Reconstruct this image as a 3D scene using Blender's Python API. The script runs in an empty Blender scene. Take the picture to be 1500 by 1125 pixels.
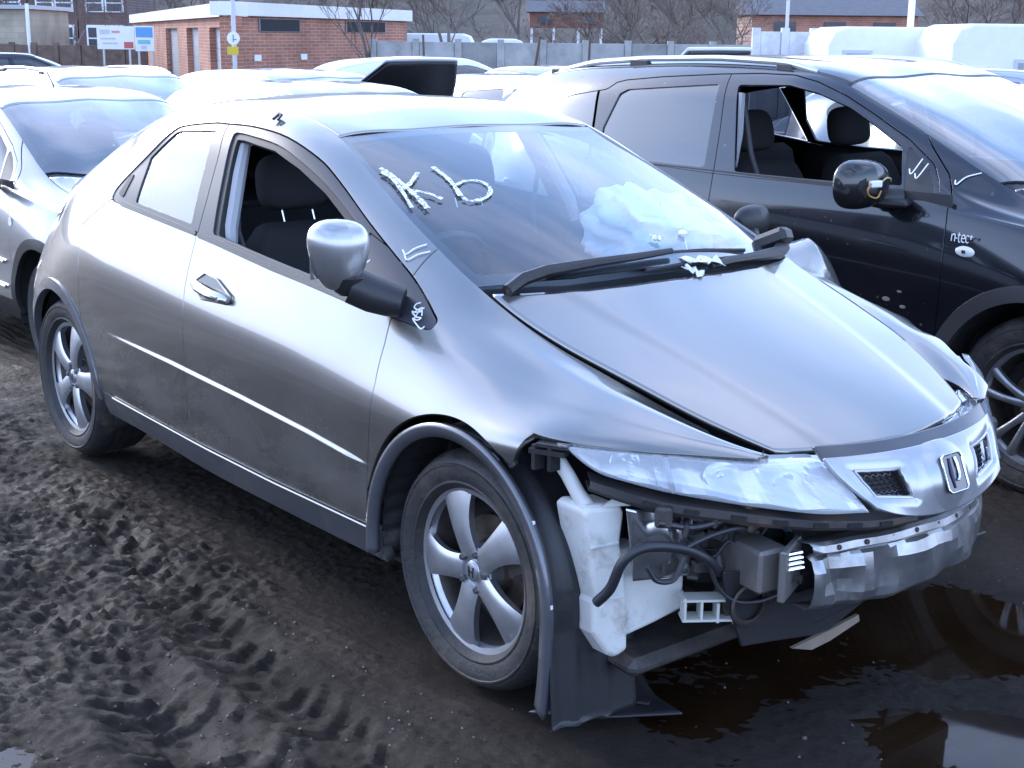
import bpy, bmesh, math, random
import numpy as np
from mathutils import Vector, Matrix
random.seed(7); np.random.seed(7)
sc = bpy.context.scene
R = math.radians
# ---------------------------------------------------------------- camera (world frame: the grey hatchback, x forward, y to its left, z up)
CAM_P = (3.995, -2.851, 1.6415); CAM_YAW, CAM_PITCH, CAM_ROLL = 2.461295, 0.244280, 0.009612
cam_d = bpy.data.cameras.new('camera'); cam = bpy.data.objects.new('camera', cam_d); sc.collection.objects.link(cam)
cam_d.sensor_width = 36; cam_d.lens = 36 * 2044.5 / 1500; cam_d.clip_start = .05; cam_d.clip_end = 2000
_f = Vector((math.cos(CAM_PITCH)*math.cos(CAM_YAW), math.cos(CAM_PITCH)*math.sin(CAM_YAW), -math.sin(CAM_PITCH)))
_r = _f.cross(Vector((0,0,1))).normalized(); _u = _r.cross(_f)
_r2 = _r*math.cos(CAM_ROLL) + _u*math.sin(CAM_ROLL); _u2 = -_r*math.sin(CAM_ROLL) + _u*math.cos(CAM_ROLL)
cam.matrix_world = Matrix(((_r2.x,_u2.x,-_f.x,CAM_P[0]),(_r2.y,_u2.y,-_f.y,CAM_P[1]),(_r2.z,_u2.z,-_f.z,CAM_P[2]),(0,0,0,1)))
sc.camera = cam
# ---------------------------------------------------------------- sky, sun, exposure
SUN_EL, SUN_AZ = R(23), R(186)          # azimuth measured from +x towards +y
world = bpy.data.worlds.new('World'); sc.world = world; world.use_nodes = True
nt = world.node_tree; nt.nodes.clear()
def wn(t, **k):
    n = nt.nodes.new(t)
    for a, b in k.items(): setattr(n, a, b)
    return n
sky = wn('ShaderNodeTexSky', sky_type='NISHITA', sun_disc=False, sun_elevation=SUN_EL, sun_rotation=R(90) - SUN_AZ, air_density=1.3, dust_density=1.0, ozone_density=3.0)
tc = wn('ShaderNodeTexCoord'); mp = wn('ShaderNodeMapping'); mp.inputs['Scale'].default_value = (1, 1, 2.6)
n1 = wn('ShaderNodeTexNoise'); n1.inputs['Scale'].default_value = 1.7; n1.inputs['Detail'].default_value = 7; n1.inputs['Roughness'].default_value = .58
cr = wn('ShaderNodeValToRGB'); cr.color_ramp.elements[0].position = .44; cr.color_ramp.elements[1].position = .82
mx = wn('ShaderNodeMix', data_type='RGBA'); mx.inputs['B'].default_value = (4.7, 5.4, 6.9, 1)
bg = wn('ShaderNodeBackground'); bg.inputs['Strength'].default_value = .13
wo = wn('ShaderNodeOutputWorld')
L = nt.links.new
L(tc.outputs['Generated'], mp.inputs['Vector']); L(mp.outputs[0], n1.inputs['Vector']); L(n1.outputs['Fac'], cr.inputs[0])
# milky low sky: haze thickens towards the horizon
sx_ = wn('ShaderNodeSeparateXYZ'); L(tc.outputs['Generated'], sx_.inputs[0])
hz = wn('ShaderNodeMapRange', interpolation_type='SMOOTHSTEP'); hz.inputs['From Min'].default_value = .02; hz.inputs['From Max'].default_value = .44; hz.inputs['To Min'].default_value = .92; hz.inputs['To Max'].default_value = .06; L(sx_.outputs['Z'], hz.inputs['Value'])
L(hz.outputs[0], mx.inputs['Factor'])
cl_ = wn('ShaderNodeMix', data_type='RGBA'); cl_.inputs['B'].default_value = (4.9, 5.1, 5.9, 1); L(cr.outputs[0], cl_.inputs['Factor']); L(sky.outputs[0], cl_.inputs['A']); L(cl_.outputs['Result'], mx.inputs['A']); gr_ = wn('ShaderNodeMix', data_type='RGBA', blend_type='MULTIPLY'); gr_.inputs['Factor'].default_value = 1; gr_.inputs['B'].default_value = (.91, .96, 1.12, 1)   # cool late-winter light
L(mx.outputs['Result'], gr_.inputs['A']); L(gr_.outputs['Result'], bg.inputs['Color']); L(bg.outputs[0], wo.inputs[0])
sun_d = bpy.data.lights.new('sun', 'SUN'); sun_d.energy = .55; sun_d.angle = R(18); sun_d.color = (1.0, .97, .95)
sun = bpy.data.objects.new('sun', sun_d); sc.collection.objects.link(sun); sun.location = (0, 0, 30)
sun.rotation_euler = Vector((math.cos(SUN_EL)*math.cos(SUN_AZ), math.cos(SUN_EL)*math.sin(SUN_AZ), math.sin(SUN_EL))).to_track_quat('Z', 'Y').to_euler()
sc.view_settings.view_transform = 'Standard'; sc.view_settings.look = 'None'; sc.view_settings.gamma = 1
sc.view_settings.use_curve_mapping = False; sc.view_settings.exposure = 2.12
# ---------------------------------------------------------------- loft maths
def pchip(X, Y, x):
    X = np.asarray(X, float); Y = np.asarray(Y, float); x = np.asarray(x, float)
    if X[0] > X[-1]: X = X[::-1]; Y = Y[::-1]
    h = np.diff(X); d = np.diff(Y) / h
    m = np.zeros(len(X))
    if len(X) > 2:
        w1 = 2 * h[1:] + h[:-1]; w2 = h[1:] + 2 * h[:-1]
        ok = d[:-1] * d[1:] > 0
        with np.errstate(divide='ignore', invalid='ignore'):
            m[1:-1] = np.where(ok, (w1 + w2) / (w1 / d[:-1] + w2 / d[1:]), 0)
    m[0] = d[0]; m[-1] = d[-1]
    i = np.clip(np.searchsorted(X, x) - 1, 0, len(X) - 2)
    t = (np.clip(x, X[0], X[-1]) - X[i]) / h[i]
    return ((2*t**3-3*t**2+1)*Y[i] + (t**3-2*t**2+t)*h[i]*m[i] + (-2*t**3+3*t**2)*Y[i+1] + (t**3-t**2)*h[i]*m[i+1])

def gsmooth(a, sig):
    """gaussian smoothing of the columns of a along axis 0 (sig in samples), odd reflection at the ends"""
    if sig <= 0: return a
    r = int(4 * sig) + 1
    k = np.exp(-.5 * (np.arange(-r, r + 1) / sig) ** 2); k /= k.sum()
    top = 2 * a[0] - a[1:r + 1][::-1]; bot = 2 * a[-1] - a[-r - 1:-1][::-1]
    b = np.concatenate([top, a, bot])
    out = np.zeros_like(a)
    for j, w in enumerate(k): out += w * b[j:j + len(a)]
    return out

def spline_matrix(u, vs):
    """natural cubic spline through knots u as a linear map onto samples vs"""
    u = np.asarray(u, float); n = len(u); h = np.diff(u)
    A = np.zeros((n, n)); B = np.zeros((n, n)); A[0, 0] = A[-1, -1] = 1
    for i in range(1, n - 1):
        A[i, i-1] = h[i-1]; A[i, i] = 2 * (h[i-1] + h[i]); A[i, i+1] = h[i]
        B[i, i-1] = 6 / h[i-1]; B[i, i] = -6 / h[i-1] - 6 / h[i]; B[i, i+1] = 6 / h[i]
    # zero slope in z / mirror symmetry at the last knot (centre line) is handled by the caller
    M2 = np.linalg.solve(A, B)
    out = np.zeros((len(vs), n))
    for r, v in enumerate(vs):
        i = min(max(np.searchsorted(u, v) - 1, 0), n - 2)
        a = (u[i+1] - v) / h[i]; b = (v - u[i]) / h[i]
        out[r, i] += a; out[r, i+1] += b
        out[r] += ((a**3 - a) * M2[i] + (b**3 - b) * M2[i+1]) * h[i]**2 / 6
    return out

def loft(curves, u, xs, vs, sig=0.03):
    """curves: list of [(x, halfwidth, z)...]; u: knot per curve; last curve is the centre line (h = 0).
    returns (len(xs), len(vs), 3) array of x, halfwidth, z"""
    n = len(curves)
    Hc = np.stack([pchip([p[0] for p in c], [p[1] for p in c], xs) for c in curves], 1)
    Zc = np.stack([pchip([p[0] for p in c], [p[2] for p in c], xs) for c in curves], 1)
    s = sig / (xs[1] - xs[0])
    Hc = gsmooth(Hc, s); Zc = gsmooth(Zc, s)
    # mirror two curves beyond the centre line so that the section is smooth across it
    ue = list(u) + [2 * u[-1] - u[-2], 2 * u[-1] - u[-3]]
    He = np.concatenate([Hc, -Hc[:, -2:-3:-1], -Hc[:, -3:-4:-1]], 1)
    Ze = np.concatenate([Zc, Zc[:, -2:-3:-1], Zc[:, -3:-4:-1]], 1)
    M = spline_matrix(ue, vs)
    h = He @ M.T; z = Ze @ M.T
    return np.stack([np.repeat(xs[:, None], len(vs), 1), h, z], 2)

def sdf_poly(px, py, poly):
    """signed distance (negative inside) of points to a closed polygon"""
    P = np.asarray(poly, float); Q = np.roll(P, -1, 0)
    d2 = np.full(px.shape, 1e9); ins = np.zeros(px.shape, bool)
    for (ax, ay), (bx, by) in zip(P, Q):
        ex, ey = bx - ax, by - ay; L = ex * ex + ey * ey
        if L < 1e-12: continue
        t = np.clip(((px - ax) * ex + (py - ay) * ey) / L, 0, 1)
        d2 = np.minimum(d2, (px - ax - t * ex) ** 2 + (py - ay - t * ey) ** 2)
        if ey != 0:
            c = ((ay <= py) & (by > py)) | ((by <= py) & (ay > py))
            ins ^= c & (px < ax + (py - ay) * ex / ey)
    return np.where(ins, -1, 1) * np.sqrt(d2)

def sdf_line(px, py, line):
    """signed distance to an open polyline that runs on past both ends; positive on its left"""
    P = np.asarray(line, float).copy()
    P[0] += (P[0] - P[1]) * 20; P[-1] += (P[-1] - P[-2]) * 20
    best = np.full(px.shape, 1e9); sgn = np.ones(px.shape)
    for (ax, ay), (bx, by) in zip(P[:-1], P[1:]):
        ex, ey = bx - ax, by - ay; L = ex * ex + ey * ey
        t = np.clip(((px - ax) * ex + (py - ay) * ey) / L, 0, 1)
        d = np.hypot(px - ax - t * ex, py - ay - t * ey)
        s = np.sign(ex * (py - ay) - ey * (px - ax))
        m = d < best - 1e-9
        best = np.where(m, d, best); sgn = np.where(m, s, sgn)
    return best * sgn

def smooth_poly(pts, n=6, closed=True, corners=()):
    """Catmull-Rom through pts; indices in corners stay sharp"""
    P = [np.array(p, float) for p in pts]; N = len(P); out = []
    rng = range(N) if closed else range(N - 1)
    for i in rng:
        p1, p2 = P[i], P[(i + 1) % N]
        p0 = P[i - 1] if (closed or i > 0) else 2 * p1 - p2
        p3 = P[(i + 2) % N] if (closed or i + 2 < N) else 2 * p2 - p1
        if i in corners: p0 = 2 * p1 - p2
        if (i + 1) % N in corners: p3 = 2 * p2 - p1
        for k in range(n):
            t = k / n
            out.append(.5 * (2*p1 + (p2-p0)*t + (2*p0-5*p1+4*p2-p3)*t*t + (3*p1-p0-3*p2+p3)*t**3))
    if not closed: out.append(P[-1])
    return [tuple(p) for p in out]

def flatten_glass(curves, u, k4, fr=((.20,.005),(.62,.009))):
    """adds guide curves between belt (k4) and roof rail so that side glass stays nearly flat"""
    a, b = curves[k4], curves[k4+1]; xs = sorted({q[0] for q in a} | {q[0] for q in b})
    f = lambda c, i: pchip([q[0] for q in c], [q[i] for q in c], np.array(xs))
    ha, za, hb, zb = f(a,1), f(a,2), f(b,1), f(b,2); new = []; nu = []
    for t, bul in fr:
        new.append([(x, h, z) for x, h, z in zip(xs, ha+(hb-ha)*t+bul, za+(zb-za)*t+bul*.4)]); nu.append(u[k4]+(u[k4+1]-u[k4])*t)
    return curves[:k4+1]+new+curves[k4+1:], list(u[:k4+1])+nu+list(u[k4+1:])
# ---------------------------------------------------------------- materials
MATS = {}
def mat(name, col, rough=.5, metal=0., coat=0., spec=.5, var=0., vscale=4., bump=0., bscale=40., dirt=None, dscale=3., dlow=.5, trans=0., emit=None, coat_rough=.05, rvar=0.):
    if name in MATS: return MATS[name]
    m = bpy.data.materials.new(name); m.use_nodes = True; nt = m.node_tree; N = nt.nodes; Lk = nt.links.new
    b = N['Principled BSDF']
    b.inputs['Base Color'].default_value = (*col, 1); b.inputs['Roughness'].default_value = rough
    b.inputs['Metallic'].default_value = metal; b.inputs['Coat Weight'].default_value = coat; b.inputs['Coat Roughness'].default_value = coat_rough
    b.inputs['Specular IOR Level'].default_value = spec
    if trans: b.inputs['Transmission Weight'].default_value = trans
    if emit: b.inputs['Emission Color'].default_value = (*emit[0], 1); b.inputs['Emission Strength'].default_value = emit[1]
    tcn = N.new('ShaderNodeTexCoord'); src = None
    if var or dirt is not None or rvar:
        nz = N.new('ShaderNodeTexNoise'); nz.inputs['Scale'].default_value = vscale; nz.inputs['Detail'].default_value = 8; nz.inputs['Roughness'].default_value = .65
        Lk(tcn.outputs['Object'], nz.inputs['Vector'])
        if var:
            hs = N.new('ShaderNodeMapRange'); hs.inputs['To Min'].default_value = 1 - var; hs.inputs['To Max'].default_value = 1 + var
            hs.inputs['From Min'].default_value = .3; hs.inputs['From Max'].default_value = .7
            Lk(nz.outputs['Fac'], hs.inputs['Value'])
            mm = N.new('ShaderNodeMix'); mm.data_type = 'RGBA'; mm.blend_type = 'MULTIPLY'; mm.inputs['Factor'].default_value = 1
            mm.inputs['A'].default_value = (*col, 1); Lk(hs.outputs[0], mm.inputs['B']); src = mm.outputs['Result']
        if rvar:
            rr = N.new('ShaderNodeMapRange'); rr.inputs['To Min'].default_value = max(.02, rough - rvar); rr.inputs['To Max'].default_value = rough + rvar
            rr.inputs['From Min'].default_value = .3; rr.inputs['From Max'].default_value = .7
            Lk(nz.outputs['Fac'], rr.inputs['Value']); Lk(rr.outputs[0], b.inputs['Roughness'])
        if dirt is not None:
            dn = N.new('ShaderNodeTexNoise'); dn.inputs['Scale'].default_value = dscale; dn.inputs['Detail'].default_value = 10; dn.inputs['Roughness'].default_value = .7
            Lk(tcn.outputs['Object'], dn.inputs['Vector'])
            dr = N.new('ShaderNodeValToRGB'); dr.color_ramp.elements[0].position = dlow; dr.color_ramp.elements[1].position = min(1, dlow + .22)
            Lk(dn.outputs['Fac'], dr.inputs[0])
            dm = N.new('ShaderNodeMix'); dm.data_type = 'RGBA'; Lk(dr.outputs[0], dm.inputs['Factor'])
            if src: Lk(src, dm.inputs['A'])
            else: dm.inputs['A'].default_value = (*col, 1)
            dm.inputs['B'].default_value = (*dirt, 1); src = dm.outputs['Result']
            rm = N.new('ShaderNodeMix'); rm.data_type = 'FLOAT'; Lk(dr.outputs[0], rm.inputs[0]); rm.inputs[2].default_value = rough; rm.inputs[3].default_value = min(1, rough + .35)
            Lk(rm.outputs[0], b.inputs['Roughness'])
            if metal:
                ml = N.new('ShaderNodeMix'); ml.data_type = 'FLOAT'; Lk(dr.outputs[0], ml.inputs[0]); ml.inputs[2].default_value = metal; ml.inputs[3].default_value = 0
                Lk(ml.outputs[0], b.inputs['Metallic'])
        if src: Lk(src, b.inputs['Base Color'])
    if bump:
        bn = N.new('ShaderNodeTexNoise'); bn.inputs['Scale'].default_value = bscale; bn.inputs['Detail'].default_value = 6
        Lk(tcn.outputs['Object'], bn.inputs['Vector'])
        bp = N.new('ShaderNodeBump'); bp.inputs['Strength'].default_value = bump; bp.inputs['Distance'].default_value = .01
        Lk(bn.outputs['Fac'], bp.inputs['Height']); Lk(bp.outputs[0], b.inputs['Normal'])
    MATS[name] = m
    return m

def paint(name, col, metal=.85, rough=.30, dust=.0, dustcol=(.16,.14,.12), dlo=.2, dhi=.75, coat=1.0, spots=0.):
    """car paint: metallic base under lacquer, road film towards the sills, faint smears"""
    if name in MATS: return MATS[name]
    m = bpy.data.materials.new(name); m.use_nodes = True; nt = m.node_tree; N = nt.nodes; Lk = nt.links.new
    b = N['Principled BSDF']; b.inputs['Metallic'].default_value = metal; b.inputs['Roughness'].default_value = rough
    b.inputs['Coat Weight'].default_value = coat; b.inputs['Coat Roughness'].default_value = .045
    b.inputs['Base Color'].default_value = (*col, 1)
    if dust:
        tcn = N.new('ShaderNodeTexCoord'); sp = N.new('ShaderNodeSeparateXYZ'); Lk(tcn.outputs['Object'], sp.inputs[0])
        g = N.new('ShaderNodeMapRange'); g.inputs['From Min'].default_value = dhi; g.inputs['From Max'].default_value = dlo; g.inputs['To Min'].default_value = .12; g.inputs['To Max'].default_value = 1
        Lk(sp.outputs['Z'], g.inputs['Value'])
        nz = N.new('ShaderNodeTexNoise'); nz.inputs['Scale'].default_value = 3.1; nz.inputs['Detail'].default_value = 9; nz.inputs['Roughness'].default_value = .68
        mpn = N.new('ShaderNodeMapping'); mpn.inputs['Scale'].default_value = (1.0, 1, 1.8); Lk(tcn.outputs['Object'], mpn.inputs[0]); Lk(mpn.outputs[0], nz.inputs['Vector'])
        nr = N.new('ShaderNodeMapRange'); nr.inputs['From Min'].default_value = .35; nr.inputs['From Max'].default_value = .68; Lk(nz.outputs['Fac'], nr.inputs['Value'])
        mu = N.new('ShaderNodeMath'); mu.operation = 'MULTIPLY'; Lk(g.outputs[0], mu.inputs[0]); Lk(nr.outputs[0], mu.inputs[1])
        m2 = N.new('ShaderNodeMath'); m2.operation = 'MULTIPLY'; Lk(mu.outputs[0], m2.inputs[0]); m2.inputs[1].default_value = dust
        fac = m2.outputs[0]
        if spots:
            vn = N.new('ShaderNodeTexNoise'); vn.inputs['Scale'].default_value = 38; vn.inputs['Detail'].default_value = 3; Lk(tcn.outputs['Object'], vn.inputs['Vector'])
            vr = N.new('ShaderNodeMapRange'); vr.inputs['From Min'].default_value = .70; vr.inputs['From Max'].default_value = .76; vr.inputs['To Max'].default_value = spots; Lk(vn.outputs['Fac'], vr.inputs['Value'])
            mxm = N.new('ShaderNodeMath'); mxm.operation = 'MAXIMUM'; Lk(fac, mxm.inputs[0]); Lk(vr.outputs[0], mxm.inputs[1]); fac = mxm.outputs[0]
        cm = N.new('ShaderNodeMix'); cm.data_type = 'RGBA'; cm.inputs['A'].default_value = (*col, 1); cm.inputs['B'].default_value = (*dustcol, 1); Lk(fac, cm.inputs['Factor'])
        Lk(cm.outputs['Result'], b.inputs['Base Color'])
        for inp, a, c in (('Metallic', metal, .0), ('Coat Weight', coat, .15), ('Roughness', rough, .75), ('Coat Roughness', .045, .5)):
            q = N.new('ShaderNodeMix'); q.data_type = 'FLOAT'; Lk(fac, q.inputs[0]); q.inputs[2].default_value = a; q.inputs[3].default_value = c; Lk(q.outputs[0], b.inputs[inp])
    MATS[name] = m
    return m

def glass(name, tint=(.8,.88,.9), ior=1.5, refl=1.0, rough=.0, film=0., filmcol=(.55,.56,.58)):
    """thin pane: fresnel mix of clear transmission and mirror, optional diffuse film of dust"""
    if name in MATS: return MATS[name]
    m = bpy.data.materials.new(name); m.use_nodes = True; nt = m.node_tree; N = nt.nodes; Lk = nt.links.new
    N.clear(); out = N.new('ShaderNodeOutputMaterial')
    tr = N.new('ShaderNodeBsdfTransparent'); tr.inputs[0].default_value = (*tint, 1)
    gl = N.new('ShaderNodeBsdfGlossy'); gl.inputs['Roughness'].default_value = rough; gl.inputs['Color'].default_value = (1,1,1,1)
    fr = N.new('ShaderNodeFresnel'); ge = N.new('ShaderNodeNewGeometry'); im = N.new('ShaderNodeMix'); im.data_type = 'FLOAT'; im.inputs[2].default_value = ior; im.inputs[3].default_value = 1/ior   # a pane has the same sheen from both sides
    Lk(ge.outputs['Backfacing'], im.inputs[0]); Lk(im.outputs[0], fr.inputs['IOR'])
    mu = N.new('ShaderNodeMath'); mu.operation = 'MULTIPLY'; mu.use_clamp = True; mu.inputs[1].default_value = refl; Lk(fr.outputs[0], mu.inputs[0])
    mx = N.new('ShaderNodeMixShader'); Lk(mu.outputs[0], mx.inputs[0]); Lk(tr.outputs[0], mx.inputs[1]); Lk(gl.outputs[0], mx.inputs[2])
    last = mx.outputs[0]
    if film:
        tcn = N.new('ShaderNodeTexCoord'); nz = N.new('ShaderNodeTexNoise'); nz.inputs['Scale'].default_value = 5; nz.inputs['Detail'].default_value = 8; Lk(tcn.outputs['Object'], nz.inputs['Vector'])
        mr = N.new('ShaderNodeMapRange'); mr.inputs['From Min'].default_value = .3; mr.inputs['From Max'].default_value = .75; mr.inputs['To Min'].default_value = film * .5; mr.inputs['To Max'].default_value = film * 1.5; Lk(nz.outputs['Fac'], mr.inputs['Value'])
        df = N.new('ShaderNodeBsdfDiffuse'); df.inputs[0].default_value = (*filmcol,1)
        m2 = N.new('ShaderNodeMixShader'); Lk(mr.outputs[0], m2.inputs[0]); Lk(last, m2.inputs[1]); Lk(df.outputs[0], m2.inputs[2]); last = m2.outputs[0]
    Lk(last, out.inputs[0]); MATS[name] = m
    return m

# ---------------------------------------------------------------- objects
COL = sc.collection
def link(name, me, material=None, parent=None):
    o = bpy.data.objects.new(name, me); COL.objects.link(o)
    if material and me is not None and not me.materials: me.materials.append(material)
    if parent is not None: o.parent = parent
    return o
def tag(o, label=None, cat=None, group=None, kind=None):
    if label: o['label'] = label
    if cat: o['category'] = cat
    if group: o['group'] = group
    if kind: o['kind'] = kind
    return o
def thing(name, label, cat, loc=(0,0,0), rz=0, group=None):
    o = bpy.data.objects.new(name, None); COL.objects.link(o); o.location = loc; o.rotation_euler = (0,0,rz); o.empty_display_size = .1
    return tag(o, label, cat, group)
def mesh(name, V, F, material=None, parent=None, smooth=True, normals=None):
    me = bpy.data.meshes.new(name); me.from_pydata([tuple(map(float, v)) for v in V], [], [list(map(int, f)) for f in F])
    if smooth: me.polygons.foreach_set('use_smooth', [True] * len(me.polygons))
    if normals is not None: me.normals_split_custom_set_from_vertices([tuple(map(float, n)) for n in normals])
    me.update()
    return link(name, me, material, parent)
class MB:
    """collects simple solids into one mesh"""
    def __init__(s): s.V = []; s.F = []
    def add(s, V, F):
        n = len(s.V); s.V += [tuple(v) for v in V]; s.F += [[i + n for i in f] for f in F]; return s
    def box(s, c, d, rot=None, bev=0.):
        x, y, z = d[0]/2, d[1]/2, d[2]/2
        if bev:
            b = min(bev, x*.9, y*.9, z*.9); V = []
            for sx in (-1,1):
                for sy in (-1,1):
                    for sz in (-1,1): V += [(sx*x, sy*(y-b), sz*(z-b)), (sx*(x-b), sy*y, sz*(z-b)), (sx*(x-b), sy*(y-b), sz*z)]
            idx = lambda sx, sy, sz, k: ((sx>0)*4 + (sy>0)*2 + (sz>0))*3 + k
            F = []
            for a in (-1,1):
                F.append([idx(a,-1,-1,0), idx(a,1,-1,0), idx(a,1,1,0), idx(a,-1,1,0)][::a])
                F.append([idx(-1,a,-1,1), idx(-1,a,1,1), idx(1,a,1,1), idx(1,a,-1,1)][::a])
                F.append([idx(-1,-1,a,2), idx(1,-1,a,2), idx(1,1,a,2), idx(-1,1,a,2)][::a])
                for c_ in (-1,1):
                    F.append([idx(a,c_,-1,0), idx(a,c_,1,0), idx(a,c_,1,1), idx(a,c_,-1,1)][::-a*c_])
                    F.append([idx(a,-1,c_,0), idx(a,1,c_,0), idx(a,1,c_,2), idx(a,-1,c_,2)][::a*c_])
                    F.append([idx(-1,a,c_,1), idx(1,a,c_,1), idx(1,a,c_,2), idx(-1,a,c_,2)][::-a*c_])
                    for e in (-1,1): F.append([idx(a,c_,e,0), idx(a,c_,e,1), idx(a,c_,e,2)][::a*c_*e])
        else:
            V = [(sx*x, sy*y, sz*z) for sx in (-1,1) for sy in (-1,1) for sz in (-1,1)]
            F = [[0,1,3,2],[4,6,7,5],[0,4,5,1],[2,3,7,6],[0,2,6,4],[1,5,7,3]]
        M = rot if rot is not None else Matrix.Identity(3)
        return s.add([tuple(M @ Vector(v) + Vector(c)) for v in V], F)
    def tube(s, pts, r, n=10, cap=True):
        P = [Vector(p) for p in pts]; rr = r if isinstance(r, (list, tuple)) else [r] * len(P)
        V = []; up = Vector((.13,.27,.95)); prev = None
        for i, p in enumerate(P):
            t = ((P[min(i+1,len(P)-1)] - P[max(i-1,0)])).normalized()
            a = (prev - t * prev.dot(t)) if prev is not None else (up - t * up.dot(t))
            if a.length < 1e-4: a = Vector((1,0,0)) - t * t.x
            a.normalize(); b = t.cross(a); prev = a
            V += [tuple(p + (a*math.cos(k*2*math.pi/n) + b*math.sin(k*2*math.pi/n)) * rr[i]) for k in range(n)]
        F = [[i*n+k, i*n+(k+1)%n, (i+1)*n+(k+1)%n, (i+1)*n+k] for i in range(len(P)-1) for k in range(n)]
        if cap: F += [list(range(n))[::-1], [(len(P)-1)*n+k for k in range(n)]]
        return s.add(V, F)
    def lathe(s, prof, n=48, c=(0,0,0), axis='y', sgn=1, a0=0, a1=2*math.pi):
        """prof: (radius, offset along axis)"""
        V = []; full = abs(a1-a0) > 6.28; m = n if full else n+1
        for (r, o) in prof:
            for k in range(m):
                a = a0 + (a1-a0)*k/n; u, w = r*math.cos(a), r*math.sin(a)
                if axis == 'y': V.append((c[0]+u, c[1]+sgn*o, c[2]+w))
                elif axis == 'z': V.append((c[0]+u, c[1]+w, c[2]+sgn*o))
                else: V.append((c[0]+sgn*o, c[1]+u, c[2]+w))
        F = []
        for i in range(len(prof)-1):
            for k in range(n):
                k2 = (k+1) % m if full else k+1
                F.append([i*m+k, i*m+k2, (i+1)*m+k2, (i+1)*m+k])
        return s.add(V, F)
    def prism(s, poly, z0, z1, axis='z', M=None):
        """poly of 2-D points extruded; axis names the extrusion direction"""
        n = len(poly)
        def mk(p, z): return (p[0],p[1],z) if axis=='z' else ((p[0],z,p[1]) if axis=='y' else (z,p[0],p[1]))
        V = [mk(p,z0) for p in poly] + [mk(p,z1) for p in poly]
        if M is not None: V = [tuple(M @ Vector(v)) for v in V]
        F = [list(range(n))[::-1], [n+i for i in range(n)]] + [[i,(i+1)%n,n+(i+1)%n,n+i] for i in range(n)]
        return s.add(V, F)
    def build(s, name, material, parent=None, smooth=False, bevel=0., angle=35, sub=0, solid=0., recalc=True):
        me = bpy.data.meshes.new(name); me.from_pydata(s.V, [], s.F); me.update()
        if recalc:
            bm = bmesh.new(); bm.from_mesh(me); bmesh.ops.recalc_face_normals(bm, faces=bm.faces); bm.to_mesh(me); bm.free()
        if smooth:
            me.polygons.foreach_set('use_smooth', [True]*len(me.polygons))
            if angle < 180: me.set_sharp_from_angle(angle=R(angle))
        o = link(name, me, material, parent)
        if solid: md = o.modifiers.new('solid','SOLIDIFY'); md.thickness = solid; md.offset = 0
        if bevel: md = o.modifiers.new('bevel','BEVEL'); md.width = bevel; md.segments = 2; md.limit_method = 'ANGLE'; md.angle_limit = R(40)
        if sub: md = o.modifiers.new('sub','SUBSURF'); md.levels = sub; md.render_levels = sub
        return o
def grid_mesh(name, G, material, parent=None, smooth=True, thick=0., flip=False, closed_u=False):
    G = np.asarray(G, float); nu, nv = G.shape[:2]; V = G.reshape(-1,3)
    F = []
    for i in range(nu if closed_u else nu-1):
        for j in range(nv-1):
            a, b, c, d = i*nv+j, ((i+1)%nu)*nv+j, ((i+1)%nu)*nv+j+1, i*nv+j+1
            F.append([a,d,c,b] if flip else [a,b,c,d])
    o = mesh(name, V, F, material, parent, smooth)
    if thick: md = o.modifiers.new('solid','SOLIDIFY'); md.thickness = thick; md.offset = -1
    return o
def copy_tree(o, parent=None):
    c = o.copy(); COL.objects.link(c); c.parent = parent
    for ch in o.children: copy_tree(ch, c)
    return c

# ---------------------------------------------------------------- panels cut from a lofted body
def clip(A, F, sd):
    """keep sd < 0.  A: (N,K) vertex attributes, F: list of index lists"""
    keep = []; cut = []
    s = sd
    neg = s < 0
    for f in F:
        k = sum(1 for i in f if neg[i])
        if k == len(f): keep.append(f)
        elif k: cut.append(f)
    new = []; n0 = len(A); cache = {}
    def inter(i, j):
        key = (i, j) if i < j else (j, i)
        if key not in cache:
            a, b = key; t = s[a] / (s[a] - s[b])
            cache[key] = n0 + len(new); new.append(A[a] + (A[b] - A[a]) * t)
        return cache[key]
    for f in cut:
        g = []
        for q in range(len(f)):
            i, j = f[q], f[(q+1) % len(f)]
            if neg[i]: g.append(i)
            if neg[i] != neg[j]: g.append(inter(i, j))
        if len(g) > 2: keep.append(g)
    if new: A = np.concatenate([A, np.array(new)])
    return A, keep

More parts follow.
